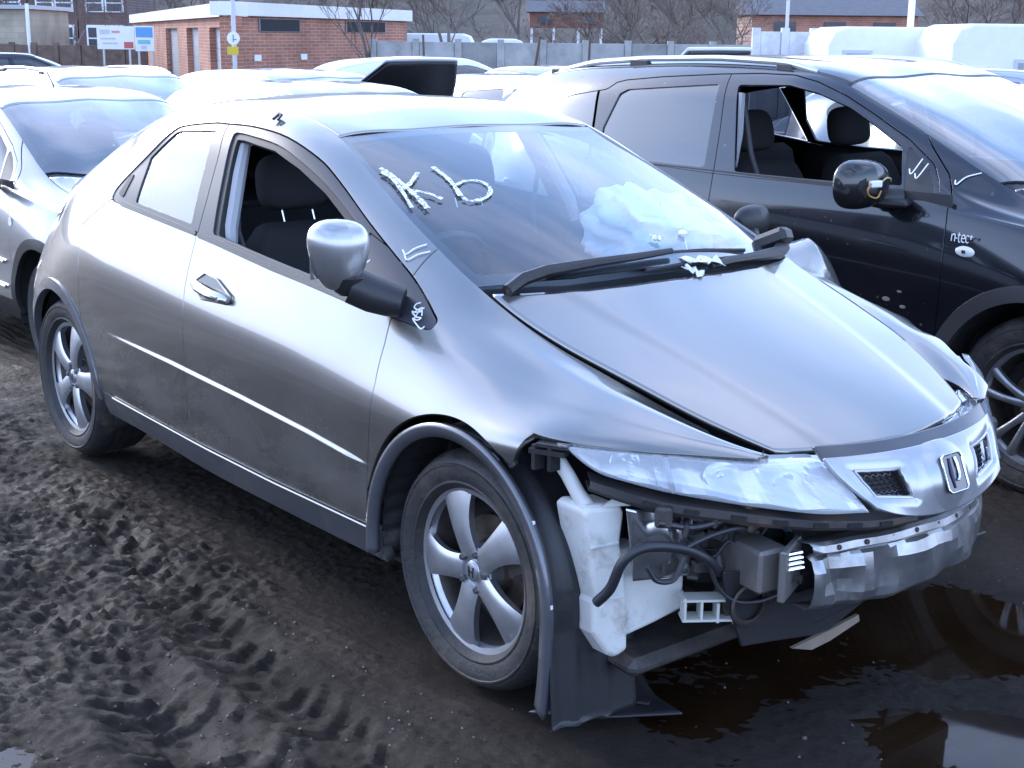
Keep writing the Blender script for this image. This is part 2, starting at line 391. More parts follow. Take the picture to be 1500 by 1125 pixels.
class Shell:
    """half body surface; side = -1 right, +1 left"""
    def __init__(s, S, vs, v6, side):
        nx, nv = S.shape[:2]
        P = S.copy(); P[...,1] *= side
        du = np.gradient(P, axis=0); dv = np.gradient(P, axis=1)
        n = np.cross(du, dv); n /= np.linalg.norm(n, axis=2, keepdims=True) + 1e-12
        if n[nx//2, nv//3, 1] * side < 0: n = -n
        arc = np.concatenate([np.zeros((nx,1)), np.cumsum(np.linalg.norm(np.diff(S, axis=1), axis=2), 1)], 1)
        a6 = np.array([np.interp(v6, vs, arc[i]) for i in range(nx)])
        w = arc - a6[:,None]
        s.A = np.concatenate([P.reshape(-1,3), n.reshape(-1,3), S[...,1].reshape(-1,1), w.reshape(-1,1), np.broadcast_to(vs, (nx,nv)).reshape(-1,1)], 1)
        i, j = np.meshgrid(np.arange(nx-1), np.arange(nv-1), indexing='ij'); a = (i*nv+j).ravel()
        Q = np.stack([a, a+nv, a+nv+1, a+1], 1)
        if np.cross(du, dv)[nx//2, nv//3, 1] * side < 0: Q = Q[:, ::-1]
        s.F = Q; s.side = side
    def panel(s, name, sds, material, parent, flange=.018, offset=0., deform=None, thick=0.):
        """sds: list of functions of (x, h, z, w, v) -> signed distance, kept where negative"""
        A = s.A; F = None
        for k, fn in enumerate(sds):
            sd = fn(A[:,0], A[:,6], A[:,2], A[:,7], A[:,8])
            sd = np.where(np.abs(sd) < 1e-6, -1e-6, sd)
            if F is None:
                m = (sd[s.F] < 0).any(1); F = s.F[m].tolist()
            A, F = clip(A, F, sd)
        if not F: return None
        used = np.unique(np.concatenate([np.array(f) for f in F])); remap = -np.ones(len(A), int); remap[used] = np.arange(len(used))
        A = A[used]; F = [[remap[i] for i in f] for f in F]
        P = A[:,:3] + A[:,3:6] * offset; Nn = A[:,3:6] / (np.linalg.norm(A[:,3:6], axis=1, keepdims=True) + 1e-12)
        if deform is not None: P, Nn = deform(P, Nn, A)
        if flange:
            cnt = {}
            for f in F:
                for q in range(len(f)):
                    e = (f[q], f[(q+1) % len(f)]); k = (min(e), max(e)); cnt[k] = None if k in cnt else e
            be = [e for e in cnt.values() if e is not None]
            base = len(P); bv = {}; VP = []; VN = []
            acc = {}
            for a, b in be:
                t = P[b] - P[a]; o = np.cross(t, Nn[a]); L_ = np.linalg.norm(o)
                if L_ > 1e-9:
                    o = o / L_
                    acc[a] = acc.get(a, 0) + o; acc[b] = acc.get(b, 0) + o
            for a in acc:
                o = acc[a] / (np.linalg.norm(acc[a]) + 1e-12)
                bv[a] = base + len(VP); VP += [P[a], P[a] + o*.0012 - Nn[a]*.0022, P[a] + o*.0008 - Nn[a]*flange]; VN += [Nn[a]*.8 + o*.6, o*.95 + Nn[a]*.2, o]
            for a, b in be:
                if a in bv and b in bv:
                    F.append([b, a, bv[a]+1, bv[b]+1]); F.append([bv[b]+1, bv[a]+1, bv[a]+2, bv[b]+2])
            P = np.concatenate([P, np.array(VP)]); Nn = np.concatenate([Nn, np.array(VN)]); Nn /= np.linalg.norm(Nn, axis=1, keepdims=True) + 1e-12
        o = mesh(name, P, F, material, parent, True, Nn)
        if thick: md = o.modifiers.new('solid','SOLIDIFY'); md.thickness = thick; md.offset = -1
        return o
# ---------------------------------------------------------------- shared car pieces
BLACK = mat('black_plastic', (.018,.018,.02), .42, bump=.08, bscale=120, var=.25)
RUBBER = mat('rubber', (.016,.016,.017), .6)
DARKTRIM = mat('satin_trim', (.030,.031,.040), .42)
INTERIOR = mat('dark_cloth', (.028,.027,.029), .85, bump=.15, bscale=300)
DASH = mat('dash_plastic', (.03,.031,.034), .55, bump=.05, bscale=200)
LIGHTTRIM = mat('pale_trim', (.42,.42,.43), .6)
CHROME = mat('chrome', (.8,.8,.82), .08, metal=1)
TYRE = mat('tyre_rubber', (.022,.021,.021), .62, var=.3, vscale=9, dirt=(.085,.066,.052), dscale=6, dlow=.50, bump=.35, bscale=55)
RUSTDISC = mat('rusty_disc', (.10,.075,.06), .55, metal=.3, var=.5, vscale=25)
UNDER = mat('underbody', (.012,.012,.012), .8)
WHITEPAINT = mat('white_marker', (.82,.82,.80), .5)

def spoke_mesh(r0, r1, w0, wm, w1, y0, ym, y1, lean=.0, depth=.028, nr=14, ns=9, edge=.006):
    V = []; F = []
    for i in range(nr):
        t = i/(nr-1); r = r0 + (r1-r0)*t
        w = (w0*(1-t)**2 + 2*wm*t*(1-t)*1. + w1*t*t); w = w0*(1-t)*(1-2*t) + 4*wm*t*(1-t) + w1*t*(2*t-1)
        y = y0*(1-t)*(1-2*t) + 4*ym*t*(1-t) + y1*t*(2*t-1)
        off = lean*math.sin(t*math.pi*.9)
        for j in range(ns):
            s_ = -1 + 2*j/(ns-1)
            V.append((r, -y + edge*abs(s_)**3.5 - .003*(1-s_*s_), off + w*s_))
        for j in range(ns):
            s_ = 1 - 2*j/(ns-1)
            V.append((r, -y + depth, off + w*s_*.82))
    m = 2*ns
    for i in range(nr-1):
        for j in range(m): F.append([i*m+j, i*m+(j+1)%m, (i+1)*m+(j+1)%m, (i+1)*m+j])
    F += [list(range(m))[::-1], [(nr-1)*m+j for j in range(m)]]
    return V, F

def make_wheel(car, c, side, rt, rr, width, rim_mat, spokes=5, ang0=.6, style='paddle', face=.0, steer=0., emblem=True, detail=True, tyre_mat=None):
    """c = centre of the rim face; side -1: outside looks to -y"""
    w2 = width
    hub = MB()
    # barrel and lip
    hub.lathe([(rr-.012, .0), (rr+.004,-.004), (rr+.006,.004), (rr-.006,.012), (rr-.014,.024)], 64)
    wheel = hub.build('wheel', rim_mat, car, smooth=True, angle=50)
    MB().lathe([(rr-.014,.024), (rr-.018,.03), (rr-.03,.06), (rr-.028,w2-.03), (rr+.0,w2-.02)], 64).build('rim_barrel', mat('dark_barrel',(.055,.048,.044),.5,metal=.4,var=.4,vscale=9), wheel, smooth=True)  # barrel coloured darker than the lip, so spoke gaps look dark
    MB().lathe([(.03,.098),(rr-.028,.105)], 40).build('dark_backing', mat('dark_backing',(.022,.019,.017),.75), wheel)  # dark backing disc added to put shade between the spokes
    t = MB()
    t.lathe([(rr-.004,.012), (rr+.003,-.006), (rr+.016,-.018), (rr+.018,-.0225), (rr+.022,-.0225), (rr+.024,-.021), (rr+(rt-rr)*.45,-.031), (rr+(rt-rr)*.62,-.030), (rr+(rt-rr)*.64,-.0325), (rr+(rt-rr)*.68,-.0325), (rr+(rt-rr)*.70,-.028), (rr+(rt-rr)*.78,-.025), (rt-.012,-.008), (rt-.003,.008), (rt,.03),
             (rt,.047),(rt-.007,.048),(rt-.007,.055),(rt,.056),(rt+.001,.085),(rt-.007,.086),(rt-.007,.094),(rt+.001,.095),(rt,.125),(rt-.007,.126),(rt-.007,.133),(rt,.134),
             (rt-.003,w2-.02),(rt-.02,w2+.005),(rt-.05,w2+.01),(rr+.01,w2+.0),(rr-.004,w2-.03)], 80)
    t.build('tyre', tyre_mat or TYRE, wheel, smooth=True, angle=40)
    if not detail:
        d = MB(); d.lathe([(0,.03),(rr-.02,.03)], 32); d.build('wheel_disc', UNDER, wheel)
    if style == 'paddle':
        V, F = spoke_mesh(.040, rr-.006, .036, .039, .066, .004, .011, -.001, lean=.006, edge=.0045)
        N_ = spokes
    elif style == 'split':
        V, F = spoke_mesh(.045, rr-.006, .017, .013, .020, .0, .012, .0, lean=0, edge=.004)
        N_ = spokes*2
    me = None
    for k in range(N_):
        a = ang0 + k*2*math.pi/N_ if style != 'split' else ang0 + (k//2)*2*math.pi/spokes + (-.21 if k % 2 else .21)
        if me is None:
            mb = MB().add(V, F); o = mb.build('spoke', rim_mat, wheel, smooth=True, angle=32); me = o.data
        else: o = link('spoke', me, None, wheel)
        o.rotation_euler = (0, -a, 0)
        if style == 'split':
            pass
    h = MB(); h.lathe([(0,-.004),(.026,-.005),(.0285,-.003),(.0295,.002),(.034,.001),(.062,.002),(.066,.006),(.066,.05)], 40)
    h.build('hub', rim_mat, wheel, smooth=True, angle=30)
    cp = MB(); cp.lathe([(0,-.0095),(.022,-.009),(.0265,-.006),(.027,.0)], 32); capo = cp.build('centre_cap', mat('cap_silver',(.30,.31,.33),.35,metal=.7), wheel, smooth=True)
    if emblem:
        e = MB()
        for sx in (-1,1): e.prism([(sx*.0115,.014),(sx*.0075,.014),(sx*.0055,-.014),(sx*.0095,-.014)], -.0108, -.0088, 'y')
        e.box((0,-.0098,.0),(.012,.002,.004)); e.build('emblem', mat('emblem_dark',(.02,.02,.025),.3), capo)
    nutm = None
    for k in range(5):
        a = ang0 + (k+.5)*2*math.pi/5
        if nutm is None:
            b = MB(); b.lathe([(0,-.012),(.007,-.012),(.0085,-.009),(.0085,.004),(.0125,.004),(.0125,-.001)], 12); o = b.build('wheel_nut', mat('nut_steel',(.16,.15,.15),.4,metal=.8), wheel, smooth=True, angle=40); nutm = o.data
        else: o = link('wheel_nut', nutm, None, wheel)
        o.location = (.05*math.cos(a), 0, .05*math.sin(a))
    d = MB(); d.lathe([(.0,.045),(.07,.045),(.075,.07),(.135,.07),(.135,.092),(.06,.092)], 48); d.build('brake_disc', RUSTDISC, wheel, smooth=True, angle=30)
    cl = MB(); cl.box((.10,.075,.06),(.09,.07,.13), Matrix.Rotation(R(-30),3,'Y'), .015); cl.build('brake_caliper', mat('caliper',(.06,.05,.045),.7,var=.4,vscale=20), wheel)
    wheel.location = c
    wheel.rotation_euler = (0, 0, steer) if side < 0 else (0, 0, math.pi + steer)
    return wheel

def rounded(o, w=.02, seg=3):
    md = o.modifiers.new('bevel','BEVEL'); md.width = w; md.segments = seg; md.limit_method = 'ANGLE'
    o.data.polygons.foreach_set('use_smooth', [True]*len(o.data.polygons)); return o

def make_seat(car, x, y, z=.30, lean=R(20), material=None, h=.62, posts=True, head=True, name='seat', head_lean=None):
    m = material or INTERIOR
    b = MB(); b.box((x+.02, y, z+.09),(.50,.48,.17), Matrix.Rotation(R(-6),3,'Y')); cu = rounded(b.build(name, m, car), .06, 4)
    Ry = Matrix.Rotation(-lean, 3, 'Y')
    org = Vector((x-.20, y, z+.12))
    # shaped backrest
    G = []
    for i in range(15):
        t = i/14; hw = (.235 + .02*math.sin(t*math.pi)) * (1 - .22*max(0,(t-.72)/.28)**2)
        row = []
        for j in range(24):
            a = 2*math.pi*j/24; cx, cy = math.cos(a), math.sin(a)
            th = .075 + .02*math.sin(math.pi*t)
            if t > .93 or t < .04: th *= .55; hh = hw*.93
            else: hh = hw
            px_ = th*np.sign(cx)*abs(cx)**.6; py_ = hh*np.sign(cy)*abs(cy)**.5
            px_ += .03*(abs(py_)/hh)**4 * (1 if cx > 0 else 0)
            p = org + Ry @ Vector((px_, py_, t*h)); row.append(tuple(p))
        row.append(row[0]); G.append(row)
    G.append([tuple(org + Ry @ Vector((0,0,h*1.005)))]*25)
    grid_mesh('backrest', G, m, cu, flip=True)
    if head:
        hl = Matrix.Rotation(-(head_lean if head_lean is not None else lean*.7), 3, 'Y'); ho = org + Ry @ Vector((.0,0,h+.15))
        G = []
        for i in range(13):
            u = -math.pi/2 + math.pi*i/12; row = []
            for j in range(24):
                a = 2*math.pi*j/24
                f = lambda v, e: np.sign(v)*abs(v)**e
                row.append(tuple(ho + hl @ Vector((.062*f(math.cos(u),.5)*f(math.cos(a),.7), .135*f(math.cos(u),.45)*f(math.sin(a),.6)*(1-.08*math.sin(u)), .098*f(math.sin(u),.7)))))
            row.append(row[0]); G.append(row)
        grid_mesh('headrest', G, m, cu, flip=False)
        if posts:
            for s_ in (-1,1):
                p0 = org + Ry @ Vector((0,s_*.06,h-.03)); p1 = ho + hl @ Vector((0,s_*.06,-.06))
                MB().tube([p0,p1],.006,8).build('headrest_post', CHROME, cu, smooth=True)
    return cu

def ribbon(name, pts, width, material, parent, nrm=None, up=.002, thick=.0015, wob=.0):
    """flat painted stroke following 3-D points, proud of the surface by `up`"""
    P = [Vector(p) for p in smooth_poly(pts, 5, closed=False)] if len(pts) > 2 else [Vector(p) for p in pts]
    n = Vector(nrm).normalized(); V = []; F = []
    for i, p in enumerate(P):
        t = (P[min(i+1,len(P)-1)] - P[max(i-1,0)]).normalized(); s_ = n.cross(t).normalized()
        w = width*.5*(1 + random.uniform(-wob, wob)); k = len(V)
        V += [tuple(p + n*up + s_*w), tuple(p + n*(up+thick)), tuple(p + n*up - s_*w)]
        if i: F += [[k-3,k-2,k+1,k],[k-2,k-1,k+2,k+1]]
    return mesh(name, V, F, material, parent)

def car_mirror(car, loc, m, side=-1, s=1.0, dims=(.075,.125,.085), tear=False):
    """door mirror: rounded shell open at the back with a glass, on a short arm"""
    G = []
    for i in range(17):
        u = -math.pi/2 + math.pi*i/16; row = []
        for j in range(28):
            a = 2*math.pi*j/28; f = lambda v, e: np.sign(v)*abs(v)**e
            x = dims[0]*f(math.cos(u),.8)*f(math.cos(a),.85); y = dims[1]*f(math.cos(u),.75)*f(math.sin(a),.75); z = dims[2]*f(math.sin(u),.8)
            if x < 0: x *= .35
            z *= 1 - .18*(y*side/.125) * -1 * .5
            if tear: y *= 1 + .30*z/dims[2]; x *= 1 + .15*z/dims[2]
            x -= .25*max(0, y*side)*.6
            row.append((loc[0]+x*s, loc[1]+y*s, loc[2]+z*s))
        row.append(row[0]); G.append(row)
    sh = grid_mesh('door_mirror', G, m, car, flip=True)
    return sh
# ---------------------------------------------------------------- churned mud
def _hash(ix, iy, seed):
    n = (ix.astype(np.int64)*374761393 + iy.astype(np.int64)*668265263 + seed*1442695041) & 0x7fffffff
    n = ((n ^ (n >> 13)) * 1274126177) & 0x7fffffff
    return ((n ^ (n >> 16)) & 0xffff) / 65535.
def vnoise(x, y, seed=0):
    ix = np.floor(x).astype(np.int64); iy = np.floor(y).astype(np.int64); fx = x-ix; fy = y-iy
    fx = fx*fx*fx*(fx*(fx*6-15)+10); fy = fy*fy*fy*(fy*(fy*6-15)+10)
    a = _hash(ix,iy,seed); b = _hash(ix+1,iy,seed); c = _hash(ix,iy+1,seed); d = _hash(ix+1,iy+1,seed)
    return (a*(1-fx)+b*fx)*(1-fy) + (c*(1-fx)+d*fx)*fy
def fbm(x, y, o=4, seed=0, g=.5):
    s_ = 0; a = 1; t = 0
    for k in range(o):
        s_ = s_ + a*vnoise(x,y,seed+k*17); t += a; a *= g; c, s2 = .8, .6
        x, y = (x*c-y*s2)*2.03+3.1, (x*s2+y*c)*2.03+7.7
    return s_/t
def sstep(t): t = np.clip(t,0,1); return t*t*(3-2*t)
def ground_low(x, y): return -.21*sstep((-1.5-x)/3.2)
def ground_z(x, y, fine=True):
    base = ground_low(x,y)
    far = sstep((np.hypot(x,y)-5)/5)
    wx = x + .10*(fbm(x*3,y*3,3,5)-.5); wy = y + .10*(fbm(x*3+9,y*3,3,8)-.5)
    big = (fbm(x*1.1,y*1.1,3,1)-.5)*.05
    w2x = x + .05*(fbm(x*9,y*9,2,15)-.5); w2y = y + .05*(fbm(x*9+5,y*9,2,18)-.5)
    rid = 1-np.abs(2*fbm(w2x*8.5,w2y*12,5,21,.6)-1); rid = np.maximum(0,rid-.80)/.20
    rid2 = 1-np.abs(2*fbm(w2x*17,w2y*17,4,41,.55)-1); rid2 = np.maximum(0,rid2-.70)/.30
    cl = fbm(w2x*26,w2y*26,4,33,.6); clod = sstep((cl-.56)/.10)
    cl2 = fbm(x*55,y*55,3,133,.6); clod2 = sstep((cl2-.57)/.10)
    amt = .25 + .95*sstep((fbm(x*.9+4,y*.9,3,77)-.40)/.2)
    h = big + amt*(.009*rid**1.3 + .006*rid2**1.2 + .005*clod*(.3+rid)) + .0045*clod2*(.4+amt) + (fbm(x*48,y*48,4,55,.65)-.5)*.011
    # tyre tracks: bars pressed across the ruts
    tr = 0
    for (y0, sl, w_, ph) in ((-1.62,.06,.15,0.),(-2.05,.10,.13,1.3),(-1.20,-.03,.11,2.1),(-1.40,-.22,.12,.6)):
        d = y - (y0 + sl*x + .06*np.sin(x*.9+ph)); m_ = np.exp(-(d/w_)**4)
        bars = np.sin((x + .9*np.abs(d) + .04*(fbm(x*4,y*4,2,3)-.5))*2*math.pi/.105)
        tr = tr + m_*(-.015 + .0135*sstep(bars*2.6+.1)*sstep((fbm(x*11,y*11,2,14)-.36)/.15)) * (.25+.9*sstep((fbm(x*.8,y*1.5,2,91)-.40)/.2)) + .016*np.exp(-((np.abs(d)-w_*1.15)/.04)**2)*fbm(x*6,y*6,2,4)
    h = h + tr
    # wet hollow in front of and under the nose
    dx, dy = (x-2.25)/1.25, (y-.05)/.95
    hol = sstep((1.2-np.hypot(dx,dy))/.6); h = h*(1-.05*hol) - .017*hol
    for (ax_,ay_,ar_,dp_) in ((2.52,-.06,.42,.034),(.90,-2.02,.28,.028),(2.05,.62,.35,.02)):
        q = sstep(1.3-np.hypot(x-ax_,(y-ay_)*1.25)/ar_); h = h*(1-.6*q) - dp_*q
    under = sstep((.95-np.abs(y))/.15)*sstep((2.0-np.abs(x))/.2); h = h*(1-.5*under) - .012*under
    for wx_, wy_ in ((1.3175,-.72),(-1.3175,-.72),(1.3175,.72),(-1.3175,.72)):
        q = np.exp(-(((x-wx_)/.17)**2+((y-wy_)/.14)**2)); h = h*(1-q) - .014*q
        q2 = np.exp(-((np.hypot((x-wx_)/.24,(y-wy_)/.19)-1)/.28)**2); h = h + .018*q2*fbm(x*9,y*9,2,66)
    return base + (h-.008)*(1-far) - .01*far
def axis(lo, hi, st, ends):
    m_ = list(np.arange(lo, hi+1e-6, st)); a, b = [], []; s_, p = st, lo
    while p > -ends: s_ *= 1.16; p -= s_; a.append(p)
    s_, p = st, hi
    while p < ends: s_ *= 1.16; p += s_; b.append(p)
    return np.array(a[::-1] + m_ + b)
gx, gy = axis(-3.4, 3.3, .0125, 700), axis(-2.7, 1.9, .0125, 700)
X, Y = np.meshgrid(gx, gy, indexing='ij'); Z = ground_z(X, Y)
nxg, nyg = X.shape
me = bpy.data.meshes.new('ground'); me.vertices.add(nxg*nyg); me.vertices.foreach_set('co', np.stack([X,Y,Z],2).astype(np.float32).ravel())
ii, jj = np.meshgrid(np.arange(nxg-1), np.arange(nyg-1), indexing='ij'); a = (ii*nyg+jj).ravel(); Q = np.stack([a,a+nyg,a+nyg+1,a+1],1).astype(np.int32)
me.loops.add(Q.size); me.loops.foreach_set('vertex_index', Q.ravel()); me.polygons.add(len(Q)); me.polygons.foreach_set('loop_start', np.arange(0,Q.size,4,dtype=np.int32)); me.polygons.foreach_set('use_smooth', [True]*len(Q)); me.update(calc_edges=True); me.validate()
def mud_material():
    m = bpy.data.materials.new('wet_mud'); m.use_nodes = True; nt = m.node_tree; N = nt.nodes; Lk = nt.links.new; b = N['Principled BSDF']
    tcn = N.new('ShaderNodeTexCoord')
    def noise(sc_, det=6, ro=.6):
        n = N.new('ShaderNodeTexNoise'); n.inputs['Scale'].default_value = sc_; n.inputs['Detail'].default_value = det; n.inputs['Roughness'].default_value = ro; Lk(tcn.outputs['Object'], n.inputs['Vector']); return n
    def mr(src, a, b_, c, d):
        n = N.new('ShaderNodeMapRange'); n.inputs['From Min'].default_value = a; n.inputs['From Max'].default_value = b_; n.inputs['To Min'].default_value = c; n.inputs['To Max'].default_value = d; Lk(src, n.inputs['Value']); return n.outputs[0]
    n1 = noise(1.3, 8); n2 = noise(14, 6); cr = N.new('ShaderNodeValToRGB'); e = cr.color_ramp.elements
    e[0].position = .30; e[0].color = (.0105,.0072,.0052,1); e[1].position = .72; e[1].color = (.032,.0235,.018,1); k = e.new(.5); k.color = (.0195,.0138,.0102,1)
    mx = N.new('ShaderNodeMath'); mx.operation = 'ADD'; Lk(mr(n1.outputs['Fac'],0,1,0,.6), mx.inputs[0]); Lk(mr(n2.outputs['Fac'],0,1,0,.4), mx.inputs[1]); Lk(mx.outputs[0], cr.inputs[0])
    sp = noise(85, 2); spr = mr(sp.outputs['Fac'], .74, .78, 0, 1)
    mc = N.new('ShaderNodeMix'); mc.data_type = 'RGBA'; Lk(spr, mc.inputs['Factor']); Lk(cr.outputs[0], mc.inputs['A']); mc.inputs['B'].default_value = (.16,.15,.14,1); Lk(mc.outputs['Result'], b.inputs['Base Color'])
    n3 = noise(2.2, 8, .65); Lk(mr(n3.outputs['Fac'], .35, .65, .50, .86), b.inputs['Roughness']); b.inputs['Specular IOR Level'].default_value = .24
    bn = noise(48, 12, .8); bp = N.new('ShaderNodeBump'); bp.inputs['Strength'].default_value = 1.0; bp.inputs['Distance'].default_value = .012; Lk(bn.outputs['Fac'], bp.inputs['Height']); Lk(bp.outputs[0], b.inputs['Normal'])
    return m
ground = link('ground', me, mud_material()); tag(ground, kind='structure')
# puddles: level water lying in the hollows
WATER = glass('puddle_water', (.60,.42,.27), 1.33, 1.0, rough=.04, film=.16, filmcol=(.060,.038,.022))
def puddle(cx, cy, rx, ry, z, n=64, label=None):
    pts = [(cx + rx*math.cos(t)*(1+.12*math.sin(3*t+cx)), cy + ry*math.sin(t)*(1+.1*math.sin(5*t)), z) for t in [2*math.pi*k/n for k in range(n)]]
    o = mesh('puddle', pts, [list(range(n))], WATER, smooth=False); return tag(o, kind='structure')
puddle(2.3, .0, 1.4, 1.1, -.024)
puddle(.90, -2.02, .34, .22, -.034)

# grit and small stones scattered over the mud
V = []; F = []; rs_ = random.Random(9); spots_ = []
for k in range(1500):
    x_ = rs_.uniform(-2.6,2.6); y_ = rs_.uniform(-2.4,-.95) if k < 1100 else rs_.uniform(-.9,1.2); s_ = rs_.choice((.003,.004,.005,.006,.009 if k % 9 == 0 else .004))
    if not (-2.1 < x_ < 1.4 and y_ > -.85): spots_.append((x_,y_,s_))
zz_ = ground_z(np.array([q[0] for q in spots_]), np.array([q[1] for q in spots_]))
for (x_,y_,s_), z_ in zip(spots_, zz_):
    n0 = len(V)
    for dx,dy,dz in ((1,0,0),(-1,0,.1),(0,1,.05),(0,-1,0),(.1,.1,.8),(0,0,-.6)): V.append((x_+dx*s_*rs_.uniform(.6,1.3), y_+dy*s_*rs_.uniform(.6,1.3), z_+dz*s_))
    for f_ in ((0,2,4),(2,1,4),(1,3,4),(3,0,4),(2,0,5),(1,2,5),(3,1,5),(0,3,5)): F.append([n0+i for i in f_])
tag(mesh('grit', V, F, mat('grit',(.11,.10,.09),.7,var=.6,vscale=60), smooth=False), 'scattered grit and small stones lying on the mud', 'grit', kind='stuff')
# ================================================================ yard background (set out by distance along the view and offset to its right)
_c = Vector(CAM_P)
def at(px, py, d):
    """point of the yard seen at that place of the photograph, d metres away"""
    v = _f + _r2*((px-750)/2044.5) + _u2*((562.5-py)/2044.5); return _c + v*d
FY = math.atan2(_f.y, _f.x)                       # heading of the view
FW = Vector((math.cos(FY), math.sin(FY), 0)); RT = Vector((math.sin(FY), -math.cos(FY), 0))
def yard(d, l, z=0): return Vector((_c.x, _c.y, 0)) + FW*d + RT*l + Vector((0,0,z))
def lat(px, d): return (px-750)/2044.5*d
def hgt(py, d, px=750): return at(px, py, d/ (math.cos(CAM_PITCH)+ (py-562.5)/-2044.5*math.sin(CAM_PITCH))).z
GZ = -.25
def brick_mat(name, c1, c2, mortar, scale=1., bw=.225, bh=.075):
    if name in MATS: return MATS[name]
    m = bpy.data.materials.new(name); m.use_nodes = True; N = m.node_tree.nodes; Lk = m.node_tree.links.new; b = N['Principled BSDF']; b.inputs['Roughness'].default_value = .85
    tcn = N.new('ShaderNodeTexCoord'); mp_ = N.new('ShaderNodeMapping'); mp_.inputs['Rotation'].default_value = (R(90),0,0); Lk(tcn.outputs['Object'], mp_.inputs[0])
    br = N.new('ShaderNodeTexBrick'); br.inputs['Color1'].default_value = (*c1,1); br.inputs['Color2'].default_value = (*c2,1); br.inputs['Mortar'].default_value = (*mortar,1); br.inputs['Scale'].default_value = scale
    br.inputs['Brick Width'].default_value = bw; br.inputs['Row Height'].default_value = bh; br.inputs['Mortar Size'].default_value = .008; Lk(mp_.outputs[0], br.inputs['Vector'])
    nz = N.new('ShaderNodeTexNoise'); nz.inputs['Scale'].default_value = 1.2; nz.inputs['Detail'].default_value = 8; Lk(tcn.outputs['Object'], nz.inputs['Vector'])
    mr = N.new('ShaderNodeMapRange'); mr.inputs['From Min'].default_value = .3; mr.inputs['From Max'].default_value = .7; mr.inputs['To Min'].default_value = .75; mr.inputs['To Max'].default_value = 1.2; Lk(nz.outputs['Fac'], mr.inputs['Value'])
    mm = N.new('ShaderNodeMix'); mm.data_type = 'RGBA'; mm.blend_type = 'MULTIPLY'; mm.inputs['Factor'].default_value = 1; Lk(br.outputs['Color'], mm.inputs['A']); Lk(mr.outputs[0], mm.inputs['B']); Lk(mm.outputs['Result'], b.inputs['Base Color'])
    MATS[name] = m; return m
REDBRICK = brick_mat('red_brick', (.46,.18,.105), (.36,.135,.085), (.40,.32,.27))
STONE = brick_mat('buff_stone', (.42,.36,.27), (.34,.29,.22), (.30,.27,.22), bw=.4, bh=.18)
WHITEP = mat('white_board', (.78,.78,.77), .5, var=.06, vscale=2)
GREYSH = mat('roller_shutter', (.40,.41,.43), .45, metal=.3, var=.1)
CONC = mat('concrete', (.36,.36,.35), .85, var=.25, vscale=1.5, dirt=(.22,.21,.19), dscale=1.2, dlow=.5)
DARKWIN = mat('dark_window', (.03,.035,.045), .12)
TIMBER = mat('old_timber', (.15,.105,.08), .8, var=.35, vscale=5)
SLATE = mat('slate', (.10,.10,.11), .7, var=.2)
BARK = mat('bark', (.16,.135,.12), .9, var=.3, vscale=6)
TWIG = mat('twigs', (.14,.105,.088), .9)
# ---- woodland slope behind everything
X0 = []
hv = []; hf = []; nh = 60
for i in range(nh+1):
    l = -150 + 300*i/nh
    for (d, z) in ((120,-1),(135,3.5),(160,9),(200,17),(260,24)): hv.append(tuple(yard(d, l, z + 1.2*math.sin(i*.9+d)+.8*math.sin(i*2.3)-.0)))
for i in range(nh):
    for j in range(4): hf.append([i*5+j,(i+1)*5+j,(i+1)*5+j+1,i*5+j+1])
tag(mesh('hill', hv, hf, mat('hill_scrub', (.085,.068,.055), .95, var=.5, vscale=.35, dirt=(.06,.065,.04), dscale=.15, dlow=.5)), kind='structure')
# ---- bare trees
def tree_mesh(seed, H=7., spread=.55, depth=6, trunk_r=.11, r_min=.008):
    rnd = random.Random(seed); tk = MB(); cr = MB()
    def grow(p, d, L_, r, k):
        n = 3 if k < 2 else 2; pts = [p]; q = p.copy(); dd = d.copy()
        for i in range(n):
            dd = (dd + Vector((rnd.uniform(-1,1),rnd.uniform(-1,1),rnd.uniform(-.3,.8)))*.13).normalized(); q = q + dd*(L_/n); pts.append(q.copy())
        r1 = max(r_min, r*.68); (tk if k < 2 else cr).tube(pts, [r + (r1-r)*i/n for i in range(n+1)], 6 if k < 2 else 3, cap=False)
        if k >= depth: return
        m = 3 if k < 4 else rnd.choice((2,3))
        for i in range(m):
            a = rnd.uniform(0,2*math.pi); side = Vector((math.cos(a),math.sin(a),0)); side = (side - dd*side.dot(dd)).normalized(); t = rnd.uniform(.25,1.05)*spread
            base = pts[-1] if (i == 0 or k > 3) else pts[rnd.choice((1,-1,-1))]
            grow(base, (dd*math.cos(t)+side*math.sin(t)+Vector((0,0,.06))).normalized(), L_*rnd.uniform(.60,.82), r1*rnd.uniform(.6,.9), k+1)
    grow(Vector((0,0,-.3)), Vector((0,0,1)), H*.30, trunk_r, 0)
    def me_of(b, nm):
        me = bpy.data.meshes.new(nm); me.from_pydata(b.V, [], b.F); return me
    return me_of(tk,'trunk'), me_of(cr,'crown')
TM = [tree_mesh(11), tree_mesh(23, spread=.75), tree_mesh(37, spread=.45), tree_mesh(5, H=7.5, spread=.85)]
def tree(kind, d, px, h, label, group, rz=0., z=GZ, w=1.):
    t = thing('bare_tree', label, 'tree', yard(d, lat(px,d), z), rz, group); tk, cr = TM[kind]
    s_ = h/7.; t.scale = (s_*w, s_*w, s_)
    link('trunk', tk, BARK, t); link('crown', cr, TWIG, t); return t
tree(0, 31, 545, 4.6, 'slender pale bare tree in front of the right end of the brick garage', 'bare trees at the yard edge', .4)
tree(2, 34, 645, 5.0, 'forked bare tree standing right of the brick garage', 'bare trees at the yard edge', 1.9)
rnd = random.Random(4)
